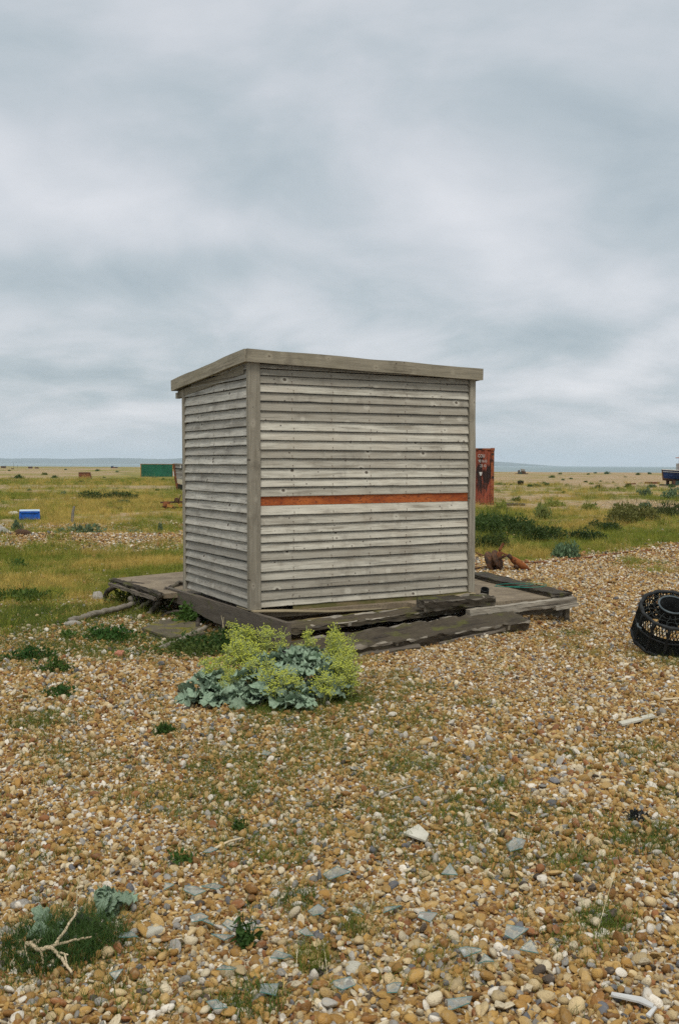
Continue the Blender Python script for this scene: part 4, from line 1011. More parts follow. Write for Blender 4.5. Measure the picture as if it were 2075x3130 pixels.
def branch():
    root = empty('forked_branch', G(130, 2945), 0, 'pale bleached forked branch lying by the dark grass tuft', 'branch'); b = root.location
    def seg(pix, r0, r1, nm):
        pts = [G(x, y, z) - b for x, y, z in pix]; sp = spline(pts, 22); sp = [p + Vector((RND.gauss(0, .0012), RND.gauss(0, .0012), RND.gauss(0, .0012))) for p in sp]
        MB().tube(sp, np.linspace(r0, r1, 22).tolist(), 7).build(nm, M['twig'], root, True)
    seg([(80, 2922, .04), (100, 2932, .045), (128, 2945, .045), (165, 2940, .05)], .0062, .0078, 'main_stem')
    seg([(165, 2940, .05), (200, 2900, .06), (225, 2870, .075), (238, 2853, .085)], .006, .003, 'twig')
    seg([(160, 2940, .05), (200, 2932, .055), (245, 2926, .06), (280, 2917, .06)], .0055, .0028, 'twig')
    seg([(160, 2942, .05), (182, 2965, .045), (205, 2990, .04), (220, 3006, .035)], .006, .004, 'twig')
    seg([(175, 2955, .045), (195, 2958, .045), (210, 2964, .045)], .004, .0025, 'twig')
    seg([(200, 2962, .043), (203, 2975, .045), (206, 2990, .04)], .003, .002, 'twig')
    seg([(80, 2924, .04), (80, 2940, .03), (92, 2960, .015)], .0035, .002, 'twig')
    seg([(128, 2945, .045), (130, 2955, .03), (134, 2966, .02)], .0045, .003, 'twig')
    seg([(84, 2924, .04), (98, 2922, .045), (108, 2920, .05)], .005, .004, 'twig')
branch()
tube_obj('broken_stick', [(52, 2926), (90, 2916), (130, 2898, .02)], .008, .005, M['twig'], 'brown broken stick behind the bleached branch', 'stick')
tube_obj('driftwood_log', [(215, 1905), (290, 1890, .02), (370, 1876, .03), (440, 1862, .05)], .036, .028, M['drift'], 'pale weathered driftwood log left of the platform', 'log', .03, 34, 10, noise_amp=.004)
tube_obj('short_log', [(400, 1868, .08), (430, 1860, .09), (450, 1862, .08)], .035, .028, M['drift'], 'short pale log end resting at the far end of the driftwood log', 'log', .04, 12, 9, noise_amp=.002)
tube_at('black_hose', [(440, 1790, 10.9), (400, 1785, 11.0), (360, 1791, 11.1), (332, 1806, 11.2), (323, 1826, 11.25), (335, 1838, 11.25), (370, 1834, 11.3), (420, 1830, 11.3)], .030, .026, M['hose'], 'thick black hose looping out from under the deck', 'hose', 50, 10, .001)
tube_at('dark_limb', [(520, 1806, 10.45), (500, 1822, 10.4), (478, 1850, 10.35), (455, 1880, 10.35), (430, 1890, 10.4)], .022, .034, M['sleeper'], 'dark twisted limb hanging from the far end of the side plank', 'branch', 34, 8, .006)
tube_at('dark_root', [(566, 1782, 10.75), (545, 1782, 10.7), (520, 1796, 10.5), (495, 1808, 10.45), (470, 1832, 10.45), (440, 1850, 10.5), (410, 1868, 10.6)], .018, .024, M['sleeper'], 'dark root like rope draped round the end of the side plank', 'rope', 40, 8, .008)
tube_at('brown_rope', [(572, 1786, 10.75), (535, 1789, 10.65), (508, 1800, 10.42), (482, 1828, 10.40), (470, 1848, 10.4), (482, 1866, 10.35), (520, 1868, 10.3)], .013, .013, M['hose'], 'brown rope trailing off the deck beside the shed', 'rope', 44, 7, .004)
tube_at('grey_branch', [(590, 1862, 10.1), (560, 1868, 10.1), (520, 1872, 10.15), (480, 1893, 10.2)], .012, .016, M['hose'], 'thin brown branch under the middle of the side plank', 'branch', 26, 7, .004)
tube_obj('mossy_log', [(490, 1992), (545, 1968, .01), (600, 1945, .02), (630, 1930, .02)], .030, .022, M['drift'], 'thin mossy log on the grass before the side plank', 'log', .02, 26, 8, noise_amp=.003)
tube_obj('curved_root', [(603, 1930), (612, 1905, .06), (635, 1893, .09), (670, 1888, .10)], .022, .018, M['hose'], 'curved brown root rising under the side plank', 'root', .02, 24, 8, noise_amp=.002)
tube_obj('dark_stick', [(440, 1938), (470, 1948), (500, 1958)], .013, .010, M['hose'], 'short dark stick on the mossy board', 'stick', .015, 12, 6)
def dry_stem(pix, label, r=.0028): tube_obj('dry_stem', pix, r, r * .5, M['straw'], label, 'stem', .0, 16, 5)
dry_stem([(665, 1990), (680, 1960, .12), (690, 1915, .30)], 'pale dead stem leaning on the side plank beside the kale')
dry_stem([(700, 2000), (690, 1975, .10), (672, 1930, .22)], 'shorter pale dead stem crossing the leaning one')
dry_stem([(1820, 2870), (1845, 2830, .06), (1882, 2765, .14)], 'dry straw stalk standing out of the loose tuft', .0018)
dry_stem([(920, 2900), (910, 2930, .05), (905, 2975, .02)], 'dry straw stalk bent over the dark hollow', .0018)
dry_stem([(985, 2870), (990, 2910, .05), (1000, 2970, .02)], 'second dry stalk right of the bent one', .0018)
dry_stem([(1130, 2800), (1150, 2760, .08), (1170, 2730, .12)], 'fine dry stalk above the right end of the hollow', .0016)
dry_stem([(230, 2860), (236, 2820, .08), (243, 2770, .12)], 'fine dry stalk beside the purple kale shoot', .0016)
# board lying flat, mossy
def flat_poly(name, pix, th, mat, label, cat, lift=0.0, tilt=None, group=None, z=None):
    c = sum((G(*p) for p in pix), Vector()) / len(pix); mb = MB()
    pts = []
    for k, p in enumerate(pix):
        q = G(*p); q.z = c.z + (q.z - c.z) * .2 + lift + (tilt[k] if tilt else 0); pts.append(q - c)
    mb.poly([p + Vector((0, 0, th)) for p in pts]); mb.poly([p for p in pts][::-1]); n = len(pts)
    for k in range(n):
        a, b = pts[k], pts[(k + 1) % n]; mb.poly([a, b, b + Vector((0, 0, th)), a + Vector((0, 0, th))], 1)
    mats = mat if isinstance(mat, list) else [mat, mat]
    o = mb.build(name, mats, None, loc=c); return tag(o, label, cat, group)
flat_poly('mossy_board', [(435, 1932), (520, 1962), (628, 1948), (600, 1912), (500, 1905)], .02, M['mossy'], 'flat mossy board lying on the ground before the side plank', 'board', .02)
flat_poly('pale_tile', [(1232, 2575), (1300, 2600), (1310, 2585), (1278, 2562)], .008, M['concrete'], 'cream tile fragment lying on the shingle above the clear glass', 'tile', .025, [0, .0, .01, .02])
flat_poly('white_strip', [(1865, 3072), (1950, 3092), (1992, 3110), (1996, 3100), (1960, 3078), (1868, 3062)], .006, M['white'], 'dirty white plastic strip on pebbles at the bottom right', 'plastic strip', .025)
flat_poly('white_strip', [(1972, 3128), (1998, 3102), (2006, 3106), (1985, 3136)], .006, M['white'], 'short white plastic strip end pointing down at the bottom edge', 'plastic strip', .022)
flat_poly('pale_batten', [(1888, 2222), (1990, 2196), (2002, 2204), (1900, 2230)], .012, M['concrete'], 'pale thin batten lying on the right shingle', 'batten', .02)
tube_obj('thin_stick', [(2020, 2146), (2075, 2140), (2110, 2136)], .008, .007, M['twig'], 'thin brown stick lying at the right edge above the batten', 'stick', .02, 10, 6)
tube_obj('grey_stick', [(1165, 2458), (1215, 2440, .01), (1262, 2424, .005)], .006, .004, M['drift'], 'thin grey stick below the low grass patch', 'stick', .022, 14, 6)
tube_obj('brown_twig', [(655, 2612), (700, 2598, .01), (742, 2588, .01)], .006, .004, M['twig'], 'brown twig left of the tiny bright weed', 'stick', .022, 12, 6)
flat_poly('brick_fragment', [(350, 2008), (362, 1998), (380, 2000), (376, 2012)], .035, M['brick'], 'red brick fragment in the shingle below the weeds', 'brick')
flat_poly('limestone_block', [(720, 2000), (728, 1968), (768, 1962), (775, 1998)], .12, M['stone'], 'pale stone block behind the kale at the platform corner', 'stone', -.02, [0, .02, .03, 0])
def rounded_stone(px, py, s, label, mat='stone', name='large_stone', k=0, lift=.3, rz=0.3):
    o = link_mesh(name, pebble_mesh(60 + k).copy(), None, None, G(px, py, s[2] * lift), (0, 0, rz), s); o.data.materials.clear(); o.data.materials.append(M[mat]); return tag(o, label, 'stone')
rounded_stone(300, 1835, (.085, .06, .06), 'grey boulder at the end of the black hose', k=1)
rounded_stone(228, 1910, (.10, .05, .045), 'pale grey stone at the near end of the driftwood log', k=2)
rounded_stone(60, 2765, (.034, .028, .020), 'large brown pinkish pebble at the left edge above the tuft', k=3, mat='brick' if False else 'stone')
rounded_stone(738, 2195, (.030, .026, .024), 'round cream pebble at the foot of the kale', k=4, mat='concrete')
rounded_stone(470, 2855, (.046, .034, .024), 'large tan cobble right of the dark grass tuft', k=5, mat='concrete')
rounded_stone(1080, 2960, (.030, .040, .022), 'oval tan cobble right of the dark hollow', k=6, mat='concrete')
# broken window glass, each piece its own shape
shards = [(650, 2735, 34), (590, 2745, 40), (520, 2730, 24), (390, 2890, 34), (610, 2840, 36), (700, 2860, 30), (690, 2890, 44), (630, 2850, 30), (700, 2990, 46), (860, 2950, 40), (820, 3050, 46), (1050, 3040, 46), (1200, 3050, 42),
          (1190, 2810, 36), (1090, 2820, 30), (970, 2820, 36), (930, 2880, 28), (1020, 2702, 54), (1580, 2612, 40), (1375, 2690, 36), (1570, 2885, 48), (1430, 2940, 44), (1620, 2935, 40), (1400, 3095, 50), (1480, 2970, 34), (660, 3110, 40), (350, 3010, 30), (1300, 2840, 34), (640, 2250 + 380, 26), (815, 2322, 22), (760, 2870, 34)]
GM = [('young sea kale', 360, 2790), ('bleached branch', 150, 2940), ('small upright weed', 745, 2880), ('dark hollow', 960, 2930), ('flat green tuft', 905, 2765), ('cream tile', 1270, 2582), ('loose tuft with a stalk', 1850, 2830), ('thin tuft at the bottom edge', 770, 3070), ('white plastic strip', 1930, 3085), ('oval tan cobble', 1080, 2960), ('tan cobble', 470, 2855), ('tiny bright weed', 735, 2545)]
for k, (px, py, s) in enumerate(shards):
    n = RND.choice((3, 4, 4, 5)); a0 = RND.uniform(0, 6.28); pix = []
    for j in range(n):
        a = a0 + 6.283 * j / n + RND.uniform(-.35, .35); q = s * RND.uniform(.6, 1.1); pix.append((px + q * math.cos(a), py - q * .52 * math.sin(a)))
    pix = pix[::-1]
    tl = [RND.uniform(-.006, .016) for _ in pix]
    flat_poly('glass_shard', pix, .003, [M['glass'], M['glass_edge']], beside(px, py, GM, ('small ' if s < 33 else 'large ' if s > 43 else '') + ('three' if n == 3 else 'four' if n == 4 else 'five') + ' sided glass shard'), 'glass shard', .030, tl, 'broken window glass on the shingle')

# ================================================================== LOBSTER POT
def lobster_pot():
    base = gz(2.79, 8.42)
    r = empty('lobster_pot', base, 0, 'black netted lobster pot with a grey entrance ring at the right edge', 'lobster pot')
    T = Matrix.Rotation(math.radians(31), 4, 'X') @ Matrix.Rotation(0.2, 4, 'Z'); T.translation = Vector((0, 0, .135))
    R0, R1, H = .275, .255, .30; N = 12
    def pt(rad, a, z): return T @ Vector((rad * math.cos(a), rad * math.sin(a), z))
    def ringpts(rad, z, n=N, sub=5):
        c = [Vector((rad * math.cos(6.2832 * k / n), rad * math.sin(6.2832 * k / n), z)) for k in range(n + 1)]; o = []
        for k in range(n):
            for s in range(sub): o.append(T @ (c[k].lerp(c[k + 1], s / sub)))
        return o + [T @ c[0]]
    rough = lambda L, q: [q * RND.uniform(.8, 1.25) for _ in L]
    for z, rad, nm, q in ((0.0, R0, 'bottom_hoop', .020), (H, R1, 'top_hoop', .015)):
        L = ringpts(rad, z); MB().tube(L, rough(L, q), 9).build(nm, M['black'], r, True)
    for k in range(N):
        a = 6.2832 * k / N; L = [pt(R0 + (R1 - R0) * f, a, H * f) for f in np.linspace(0, 1, 7)]
        MB().tube(L, rough(L, .014), 8).build('bar', M['black'], r, True)
    L = ringpts((R0 + R1) / 2 + .004, H * .48); MB().tube(L, rough(L, .010), 7).build('middle_hoop', M['black'], r, True)
    # netting: top, sides
    mb = MB(); mbs = MB()
    for k in range(17):
        a = 6.2832 * k / 17; L = [pt(.105 + (R1 - .115) * f, a + RND.gauss(0, .03), H + .03 * (1 - f) + RND.gauss(0, .003)) for f in np.linspace(0, 1, 6)]
        mb.tube(L, .0038, 4, False)
    for f in (.35, .7):
        L = [pt(.105 + (R1 - .13) * f + RND.gauss(0, .006), 6.2832 * k / 40, H + .03 * (1 - f) + RND.gauss(0, .003)) for k in range(41)]; mb.tube(L, .0038, 4, False)
    mb.build('top_netting', M['net'], r)
    for s_ in (1, -1):
        for k in range(58):
            a = 6.2832 * k / 58; L = [pt((R0 + (R1 - R0) * f) * .985, a + s_ * f * .42 + RND.gauss(0, .012), H * f) for f in np.linspace(0, 1, 7)]; mbs.tube(L, .0044, 4, False)
    for f in np.linspace(.06, .45, 9):
        L = [pt((R0 + (R1 - R0) * f) * .98, 6.2832 * k / 40, H * f + RND.gauss(0, .006)) for k in range(41)]; mbs.tube(L, .005, 4, False)
    mbs.build('side_netting', M['net'], r)
    th = np.linspace(0, 6.2832, 33)[:-1]
    sk_ = MB().quadgrid(np.array([[tuple(pt((R0 + (R1 - R0) * f) * .955, a, H * f)) for a in np.linspace(math.pi * 1.02, math.pi * 1.95, 18)] for f in (0, .3, .60)])); sk_.build('rubber_skirt', M['black'], r)
    # entrance: flared tube with a ring
    en = empty('entrance', (0, 0, 0)); bpy.data.objects.remove(en)
    tube = MB().quadgrid(np.array([[tuple(pt(q, a, z)) for a in th] for q, z in ((.112, H + .052), (.104, H + .03), (.092, H - .05), (.085, H - .14))]), closed=True)
    e = tube.build('entrance', M['black'], r, True)
    L = [pt(.114, a, H + .054) for a in np.linspace(0, 6.2832, 41)]; MB().tube(L, .0085, 8, False).build('entrance_ring', M['ring'], e, True)
    for k in range(6):
        x0 = .03 + k * .012 + RND.gauss(0, .01); L = spline([T @ Vector((x0 + .05, -R1 - .015, H - .03)), T @ Vector((x0 + .03, -R0 - .03, H * .55)), T @ Vector((x0 + RND.gauss(0, .01), -R0 - .03, .03))], 10)
        MB().tube(L, .0028, 5).build('straw_strand', M['straw'], r)
    for k in range(4):
        L = spline([T @ Vector((-.02 + k * .03, -R0 - .025, .09 + RND.gauss(0, .03))), T @ Vector((.01 + k * .03 + RND.gauss(0, .02), -R0 - .045, .06)), T @ Vector((.0 + k * .035, -R0 - .02, RND.uniform(.0, .12)))], 8)
        MB().tube(L, .006, 5).build('teal_knot', M['teal'], r)
    L = [T @ Vector((-R0 * 1.02 + .0, -.06, .19)), T @ Vector((-R0 * 1.08, -.03, .19)), T @ Vector((-R0 * 1.06, .0, .2))]
    MB().tube(L, .009, 6).build('twine_wrap', M['ring'], r)
lobster_pot()

# ================================================================== RUSTY PARTS BY THE PLATFORM
def lathe_pts(mb, prof, M4, n=24, mi=0):
    mb.quadgrid(np.array([[tuple(M4 @ Vector((q * math.cos(a), q * math.sin(a), z))) for a in np.linspace(0, 6.2832, n, endpoint=False)] for q, z in prof]), closed=True, mi=mi); return mb
def winch():
    b = G(1512, 1742); r = empty('rusty_winch', b, 0.0, 'dark rusty winch lying on the shingle behind the platform', 'winch')
    ax = Matrix.Rotation(math.radians(62), 4, 'Y') @ Matrix.Rotation(.5, 4, 'X'); ax.translation = Vector((-.02, 0, .15))
    lathe_pts(MB(), [(0, -.07), (.16, -.07), (.17, -.05), (.165, -.03), (.10, -.025), (.095, .05), (.15, .055), (.15, .075), (0, .08)], ax).build('drum', M['rust_dark'], r, True)
    MB().tube([ax @ Vector((0, 0, -.12)), ax @ Vector((0, 0, .22))], .022, 8).build('axle', M['rust_dark'], r)
    MB().tube(spline([(.02, 0, .20), (.08, .02, .33), (.13, .02, .42)], 8), .022, 8).build('lever', M['rust'], r)
    MB().tube(spline([(.02, -.05, .05), (.05, -.10, -.02), (.07, -.14, -.03)], 8), .018, 7).build('foot', M['rust'], r)
    MB().tube(spline([(.10, 0, .27), (.19, 0, .24), (.26, 0, .22)], 8), .013, 7).build('shaft', M['rust'], r)
    MB().box((.06, 0, .22), (.05, .10, .16), Matrix.Rotation(.4, 3, 'Y')).build('bracket', M['rust'], r)
winch()
def disc():
    b = G(1590, 1742); r = empty('rusty_dish', b, 0.0, 'orange rusted dish leaning on its side next to the dark winch', 'dish')
    ax = Matrix.Rotation(math.radians(-35), 4, 'X') @ Matrix.Rotation(math.radians(38), 4, 'Y'); ax.translation = Vector((-.04, 0, .085))
    S4 = ax @ Matrix.Diagonal((1.35, .75, 1, 1))
    lathe_pts(MB(), [(0, .0), (.06, .004), (.10, .012), (.135, .03), (.14, .034), (.136, .026), (.10, -.004), (.05, -.02), (0, -.025)], S4, 28).build('bowl', M['rust_orange'], r, True)
    lathe_pts(MB(), [(0, -.03), (.035, -.03), (.045, -.05), (.04, -.07), (0, -.075)], ax, 14).build('hub', M['rust_dark'], r, True)
    lathe_pts(MB(), [(0, .0), (.05, .0), (.055, .03), (.03, .06), (0, .065)], Matrix.Translation((-.19, .0, .19)) @ Matrix.Rotation(.6, 4, 'Y'), 14).build('cap', M['rust_dark'], r, True)
disc()
rounded_stone(1612, 1778, (.07, .05, .035), 'dark rusty lump on the shingle behind the deck', k=8, mat='rust_dark', name='rusty_lump')
tube_obj('wire_rope', [(1452, 1700), (1490, 1712), (1560, 1724), (1650, 1722), (1750, 1713), (1880, 1700), (1990, 1688), (2110, 1672)], .016, .016, M['rust'], 'long rusty wire rope lying across the shingle behind the winch', 'rope', .02, 70, 6, noise_amp=.004)
tube_obj('wire_rope', [(1450, 1742), (1470, 1738), (1500, 1736), (1530, 1740)], .015, .015, M['rust_dark'], 'short rusty rope end lying beside the dark winch', 'rope', .02, 20, 6, noise_amp=.003)

# ================================================================== MIDDLE DISTANCE
BR = [dome_mesh(k, 2600, 1.0, .50, .075, .25, 26) for k in range(3)]
KF = [dome_mesh(20 + k, 520, .5, .30, .085, .05, 6) for k in range(4)]
for me in BR: me.materials.append(M['bramble'])
for me in KF: me.materials.append(M['kale_far'])
KG = []
for me in KF[:3]:
    m2 = me.copy(); m2.materials.clear(); m2.materials.append(M['weed']); KG.append(m2)
def plant(px, py, wpx, hpx, label, meshes, name, cat, group=None, nom=(1.0, .5)):
    p = G(px, py); k = p.y / FPX; sx = wpx * k / (2 * nom[0]); sz = hpx * k / nom[1]
    o = link_mesh(name, RND.choice(meshes), None, None, p, (0, 0, RND.uniform(0, 6.28)), (sx, sx, sz)); return tag(o, label, cat, group)
for a in [(1530, 1660, 170, 85, 'dark bramble thicket beside the right wall of the shed'), (1640, 1672, 170, 60, 'lower bramble spreading right of the dark thicket'), (1500, 1690, 110, 70, 'round dark bush just behind the winch'),
          (1470, 1620, 130, 70, 'bramble close behind the right corner post'), (1920, 1612, 150, 75, 'dark bramble mound in the middle of the right turf'), (2040, 1600, 150, 70, 'bramble mound at the right edge of the turf'),
          (1760, 1668, 130, 45, 'straggling bramble between the two dark mounds'), (1850, 1625, 90, 40, 'small bramble at the left foot of the right mound')]:
    plant(a[0], a[1], a[2] * 1.25, a[3] * .8, a[4], BR, 'bramble_bush', 'bush')
plant(340, 1524, 170, 28, 'long dark green gorse hump in the left field', BR, 'gorse_bush', 'bush')
for a in [(1715, 1706, 110, 52, 'blue green sea kale on the shingle edge right of the winch'), (1660, 1590, 70, 50, 'blue green kale in the middle of the right turf'), (1655, 1560, 50, 35, 'kale just above the middle one on the right turf'),
          (1800, 1552, 70, 32, 'grey green kale patch right of the middle kale'), (1970, 1522, 50, 26, 'bushy kale with a spike on the far right turf'), (1690, 1540, 70, 26, 'broad green kale beyond the middle turf kale'),
          (1965, 1545, 50, 20, 'flat green kale below the spiked one'), (2050, 1530, 60, 34, 'grey green kale near the right edge beyond the brambles'), (1530, 1552, 60, 30, 'green kale at the foot of the red container'),
          (240, 1640, 150, 36, 'wide blue green kale patch along the left shingle bank'), (55, 1628, 50, 40, 'blue green kale behind the pale slab at the left edge'), (410, 1630, 60, 18, 'low kale at the right end of the left bank'), (195, 1510, 26, 18, 'small kale left of the gorse hump'),
          (370, 1560, 30, 12, 'small blue green kale right of the blue box'), (385, 1537, 60, 14, 'grey kale patch before the rusty machinery'), (490, 1625, 20, 40, 'upright green weed on the left bank near the shed')]:
    plant(*a, KF, 'sea_kale_clump', 'plant', None, (.5, .30))
FARK = [(1525, 1478, 20), (1545, 1483, 20), (1560, 1484, 16), (1640, 1490, 30), (1672, 1488, 26), (1685, 1462, 26), (1720, 1470, 16), (1745, 1466, 14), (1788, 1474, 18), (1808, 1479, 20), (1835, 1472, 12), (1873, 1474, 12), (1710, 1450, 18), (1798, 1451, 14),
        (1818, 1447, 12), (1855, 1450, 24), (1950, 1452, 20), (1982, 1450, 18), (1910, 1458, 12), (1830, 1494, 36), (1920, 1490, 34), (1990, 1490, 36), (2050, 1490, 30), (1620, 1490, 24), (1660, 1478, 22), (1578, 1527, 40), (1880, 1542, 26), (1820, 1540, 16), (1890, 1497, 20), (1720, 1510, 18), (1950, 1508, 26),
        (60, 1466, 60), (140, 1452, 40), (20, 1470, 30), (300, 1440, 30), (170, 1462, 40), (470, 1462, 36), (500, 1470, 40), (430, 1480, 30), (90, 1500, 30), (250, 1476, 30), (30, 1440, 20), (360, 1444, 26), (200, 1436, 20), (320, 1460, 26), (120, 1482, 36), (480, 1500, 30), (420, 1505, 34), (550, 1520, 24)]
for k, (px, py, wp_) in enumerate(FARK):
    FM = [('red container', 1480, 1480), ('black tub', 1590, 1475), ('far winch engine', 1590, 1442), ('navy boat', 2050, 1462), ('rusty beam by the boat', 1990, 1478), ('shorter rusty beam', 1927, 1481), ('timber baulk', 1570, 1537), ('middle turf kale', 1660, 1580), ('spiked kale', 1970, 1512)] if px > 1400 else \
        [('rusted steel box', 262, 1455), ('green container', 470, 1440), ('wooden boat', 550, 1470), ('gorse hump', 340, 1512), ('blue fish box', 92, 1570), ('rusty tractor', 350, 1428), ('taller thin pole', 43, 1430), ('rusty machinery', 540, 1540)]
    L_ = beside(px, py, FM, ('wide' if wp_ > 32 else 'tiny' if wp_ < 16 else 'small') + (' yellow green' if k % 3 else ' grey green') + ' far off plant')
    plant(px, py, wp_ * (.95 if px > 1400 else .6), wp_ * (.36 if px > 1400 else .22), L_, KG if k % 3 else KF, 'shingle_plant', 'plant', 'plants dotted on the far right shingle' if px > 1400 else 'plants dotted over the far left field', (.5, .30))

# ---- slab of pale timber at the left edge
def slab():
    a = at_depth(-60, 1585, 20.6); r = empty('pale_slab', G(10, 1648), 0, 'pale broken concrete slab tilted at the left edge of the shingle bank', 'slab'); b = r.location
    P_ = [at_depth(-120, 1560, 20.9), at_depth(0, 1602, 20.7), at_depth(20, 1615, 20.6), at_depth(48, 1632, 20.5), at_depth(46, 1642, 20.3), at_depth(14, 1652, 20.1), at_depth(-30, 1648, 20.0), at_depth(-120, 1620, 20.2)]
    P_ = [p - b for p in P_]; mb = MB(); dn = Vector((0, .1, -.14))
    mb.poly(P_[::-1]); mb.poly([p + dn for p in P_])
    for k in range(len(P_)): q, s = P_[k], P_[(k + 1) % len(P_)]; mb.poly([q, s, s + dn, q + dn])
    mb.build('slab_top', M['stone'], r)
    MB().box((-.18, -.12, .06), (.5, .22, .2), Matrix.Rotation(.3, 3, 'Y'), jit=.03).build('broken_edge', M['rotten'], r)
slab()
rounded_stone(70, 1660, (.22, .12, .10), 'small dark rusty lump right of the pale slab', k=9, mat='rust_dark', name='rusty_lump')
rounded_stone(40, 1572, (.22, .14, .10), 'pale rock left of the blue fish box', k=10, mat='concrete')
# ---- blue fish box
def fish_box():
    b = G(92, 1588); k = b.y / FPX; wd, ht, dp = 58 * k, 25 * k, .62
    r = empty('fish_box', b, math.radians(17), 'bright blue fish box with a faded pale lid in the left field', 'box')
    mb = MB(); T_ = .03
    o = [(-wd / 2, -dp / 2), (wd / 2, -dp / 2), (wd / 2, dp / 2), (-wd / 2, dp / 2)]; i_ = [(x * .94, y * .9) for x, y in o]
    for k in range(4):
        a, c = o[k], o[(k + 1) % 4]; mb.poly([(a[0] * .96, a[1] * .96, 0), (c[0] * .96, c[1] * .96, 0), (*c, ht), (*a, ht)])
    mb.poly([(x * .96, y * .96, .002) for x, y in o][::-1]); mb.build('body', M['blue'], r)
    MB().box((0, 0, ht + .012), (wd * 1.01, dp * 1.01, .03)).build('lid', M['blue_lid'], r)
    for s in (-1, 1): MB().box((s * wd * .47, -dp / 2 - .004, ht * .5), (.05, .03, ht * .9)).build('rib', M['blue'], r)
    MB().box((0, -dp / 2 - .004, ht - .02), (wd * .98, .03, .05)).build('rim', M['blue'], r)
fish_box()
# ---- containers
def text_mesh(s, size):
    cu = bpy.data.curves.new('lettering', 'FONT'); cu.body = s; cu.size = size; cu.extrude = 0.003
    to = bpy.data.objects.new('lettering_tmp', cu); COL.objects.link(to); bpy.context.view_layer.update()
    me = bpy.data.meshes.new_from_object(to.evaluated_get(bpy.context.evaluated_depsgraph_get())); bpy.data.objects.remove(to); me.name = 'lettering'; return me
def container(name, loc, rz, label, pm, fm, Lc=6.06, Wc=2.44, Hc=2.59, open_end=False, group=None):
    """right-hand front corner at the origin, long side running along -X, depth along +Y"""
    r = empty(name, loc, rz, label, 'container', group)
    def corr(L, H, pitch=.278):
        xs = []; k = 0; n = int(L / pitch); p = L / n
        for i in range(n):
            for f, d in ((0, 0), (.25, 0), (.38, .036), (.72, .036), (.85, 0)): xs.append(((i + f) * p, d))
        xs.append((L, 0)); return xs
    def panel(o0, dx, L, nrm, nm):
        c = corr(L, Hc); mb = MB(); o0 = Vector(o0); dx = Vector(dx); nrm = Vector(nrm)
        mb.quadgrid(np.array([[tuple(o0 + dx * x - nrm * d + Vector((0, 0, z))) for x, d in c] for z in (.14, Hc - .08)])); return mb.build(nm, pm, r)
    panel((-Lc + .1, .03, 0), (1, 0, 0), Lc - .2, (0, -1, 0), 'side_panel'); panel((-Lc + .1, Wc - .03, 0), (1, 0, 0), Lc - .2, (0, 1, 0), 'side_panel')
    panel((-.03, .1, 0), (0, 1, 0), Wc - .2, (1, 0, 0), 'end_panel')
    if not open_end: panel((-Lc + .03, .1, 0), (0, 1, 0), Wc - .2, (-1, 0, 0), 'end_panel')
    for x in (-.07, -Lc + .07):
        for y in (.06, Wc - .06):
            p = MB().box((x, y, Hc / 2), (.14, .12, Hc - .24)).build('corner_post', fm, r)
            for z in (.06, Hc - .06): MB().box((x, y, z), (.17, .16, .12)).build('corner_casting', fm, p)
    for y in (.05, Wc - .05):
        MB().box((-Lc / 2, y, Hc - .05), (Lc - .32, .07, .07)).build('top_rail', fm, r); MB().box((-Lc / 2, y, .09), (Lc - .32, .08, .12)).build('bottom_rail', fm, r)
    for x in (-.05, -Lc + .05): MB().box((x, Wc / 2, Hc - .06), (.08, Wc - .3, .10)).build('header', fm, r); MB().box((x, Wc / 2, .09), (.08, Wc - .3, .12)).build('sill', fm, r)
    MB().box((-Lc / 2, Wc / 2, Hc - .03), (Lc - .2, Wc - .16, .02)).build('roof_panel', pm, r); MB().box((-Lc / 2, Wc / 2, .17), (Lc - .2, Wc - .16, .02)).build('floor_panel', fm, r)
    return r
rp = at_depth(1508, 1545, 44.0)
red = container('red_container', Vector((rp.x, 44.0, float(terrain(rp.x, 44.0)) - .05)), math.radians(-4), 'rusty red shipping container standing behind the shed', M['redp'], M['redframe'])
for s, x, z, sz in (('COU', -.72, 2.17, .20), ('90 1610', -.70, 1.95, .17), ('22 10', -.62, 1.74, .17)):
    o = link_mesh('lettering', text_mesh(s, sz), M['white'], red, (x, .012, z), (math.pi / 2, 0, 0)); o.scale = (.68, 1, 1)
MB().poly([(-.66, .012, 1.52), (-.52, .012, 1.52), (-.55, .012, 1.36), (-.62, .012, 1.36)][::-1]).build('painted_mark', M['white'], red)
gp = at_depth(530, 1450, 187.0)
grn = container('green_container', Vector((gp.x, 187.0, float(terrain(gp.x, 187.0)) - .1)), math.radians(10), 'green shipping container in the field left of the shed', M['greenp'], M['yellow_rust'], open_end=True)
MB().box((-5.6, 1.22, 1.3), (.02, 2.0, 2.1)).build('white_panel', M['white'], grn)  # flat white panel set just inside the open left end
sp_ = at_depth(534, 1440, 120.0)
sg = empty('white_board', Vector((sp_.x, 120, float(terrain(sp_.x, 120)))), 0, 'small white board standing between the green container and boat', 'sign')
MB().box((0, 0, .95), (.36, .04, .65)).build('panel', M['white'], sg); MB().box((0, .03, .35), (.06, .05, .75)).build('post', M['rust_dark'], sg)
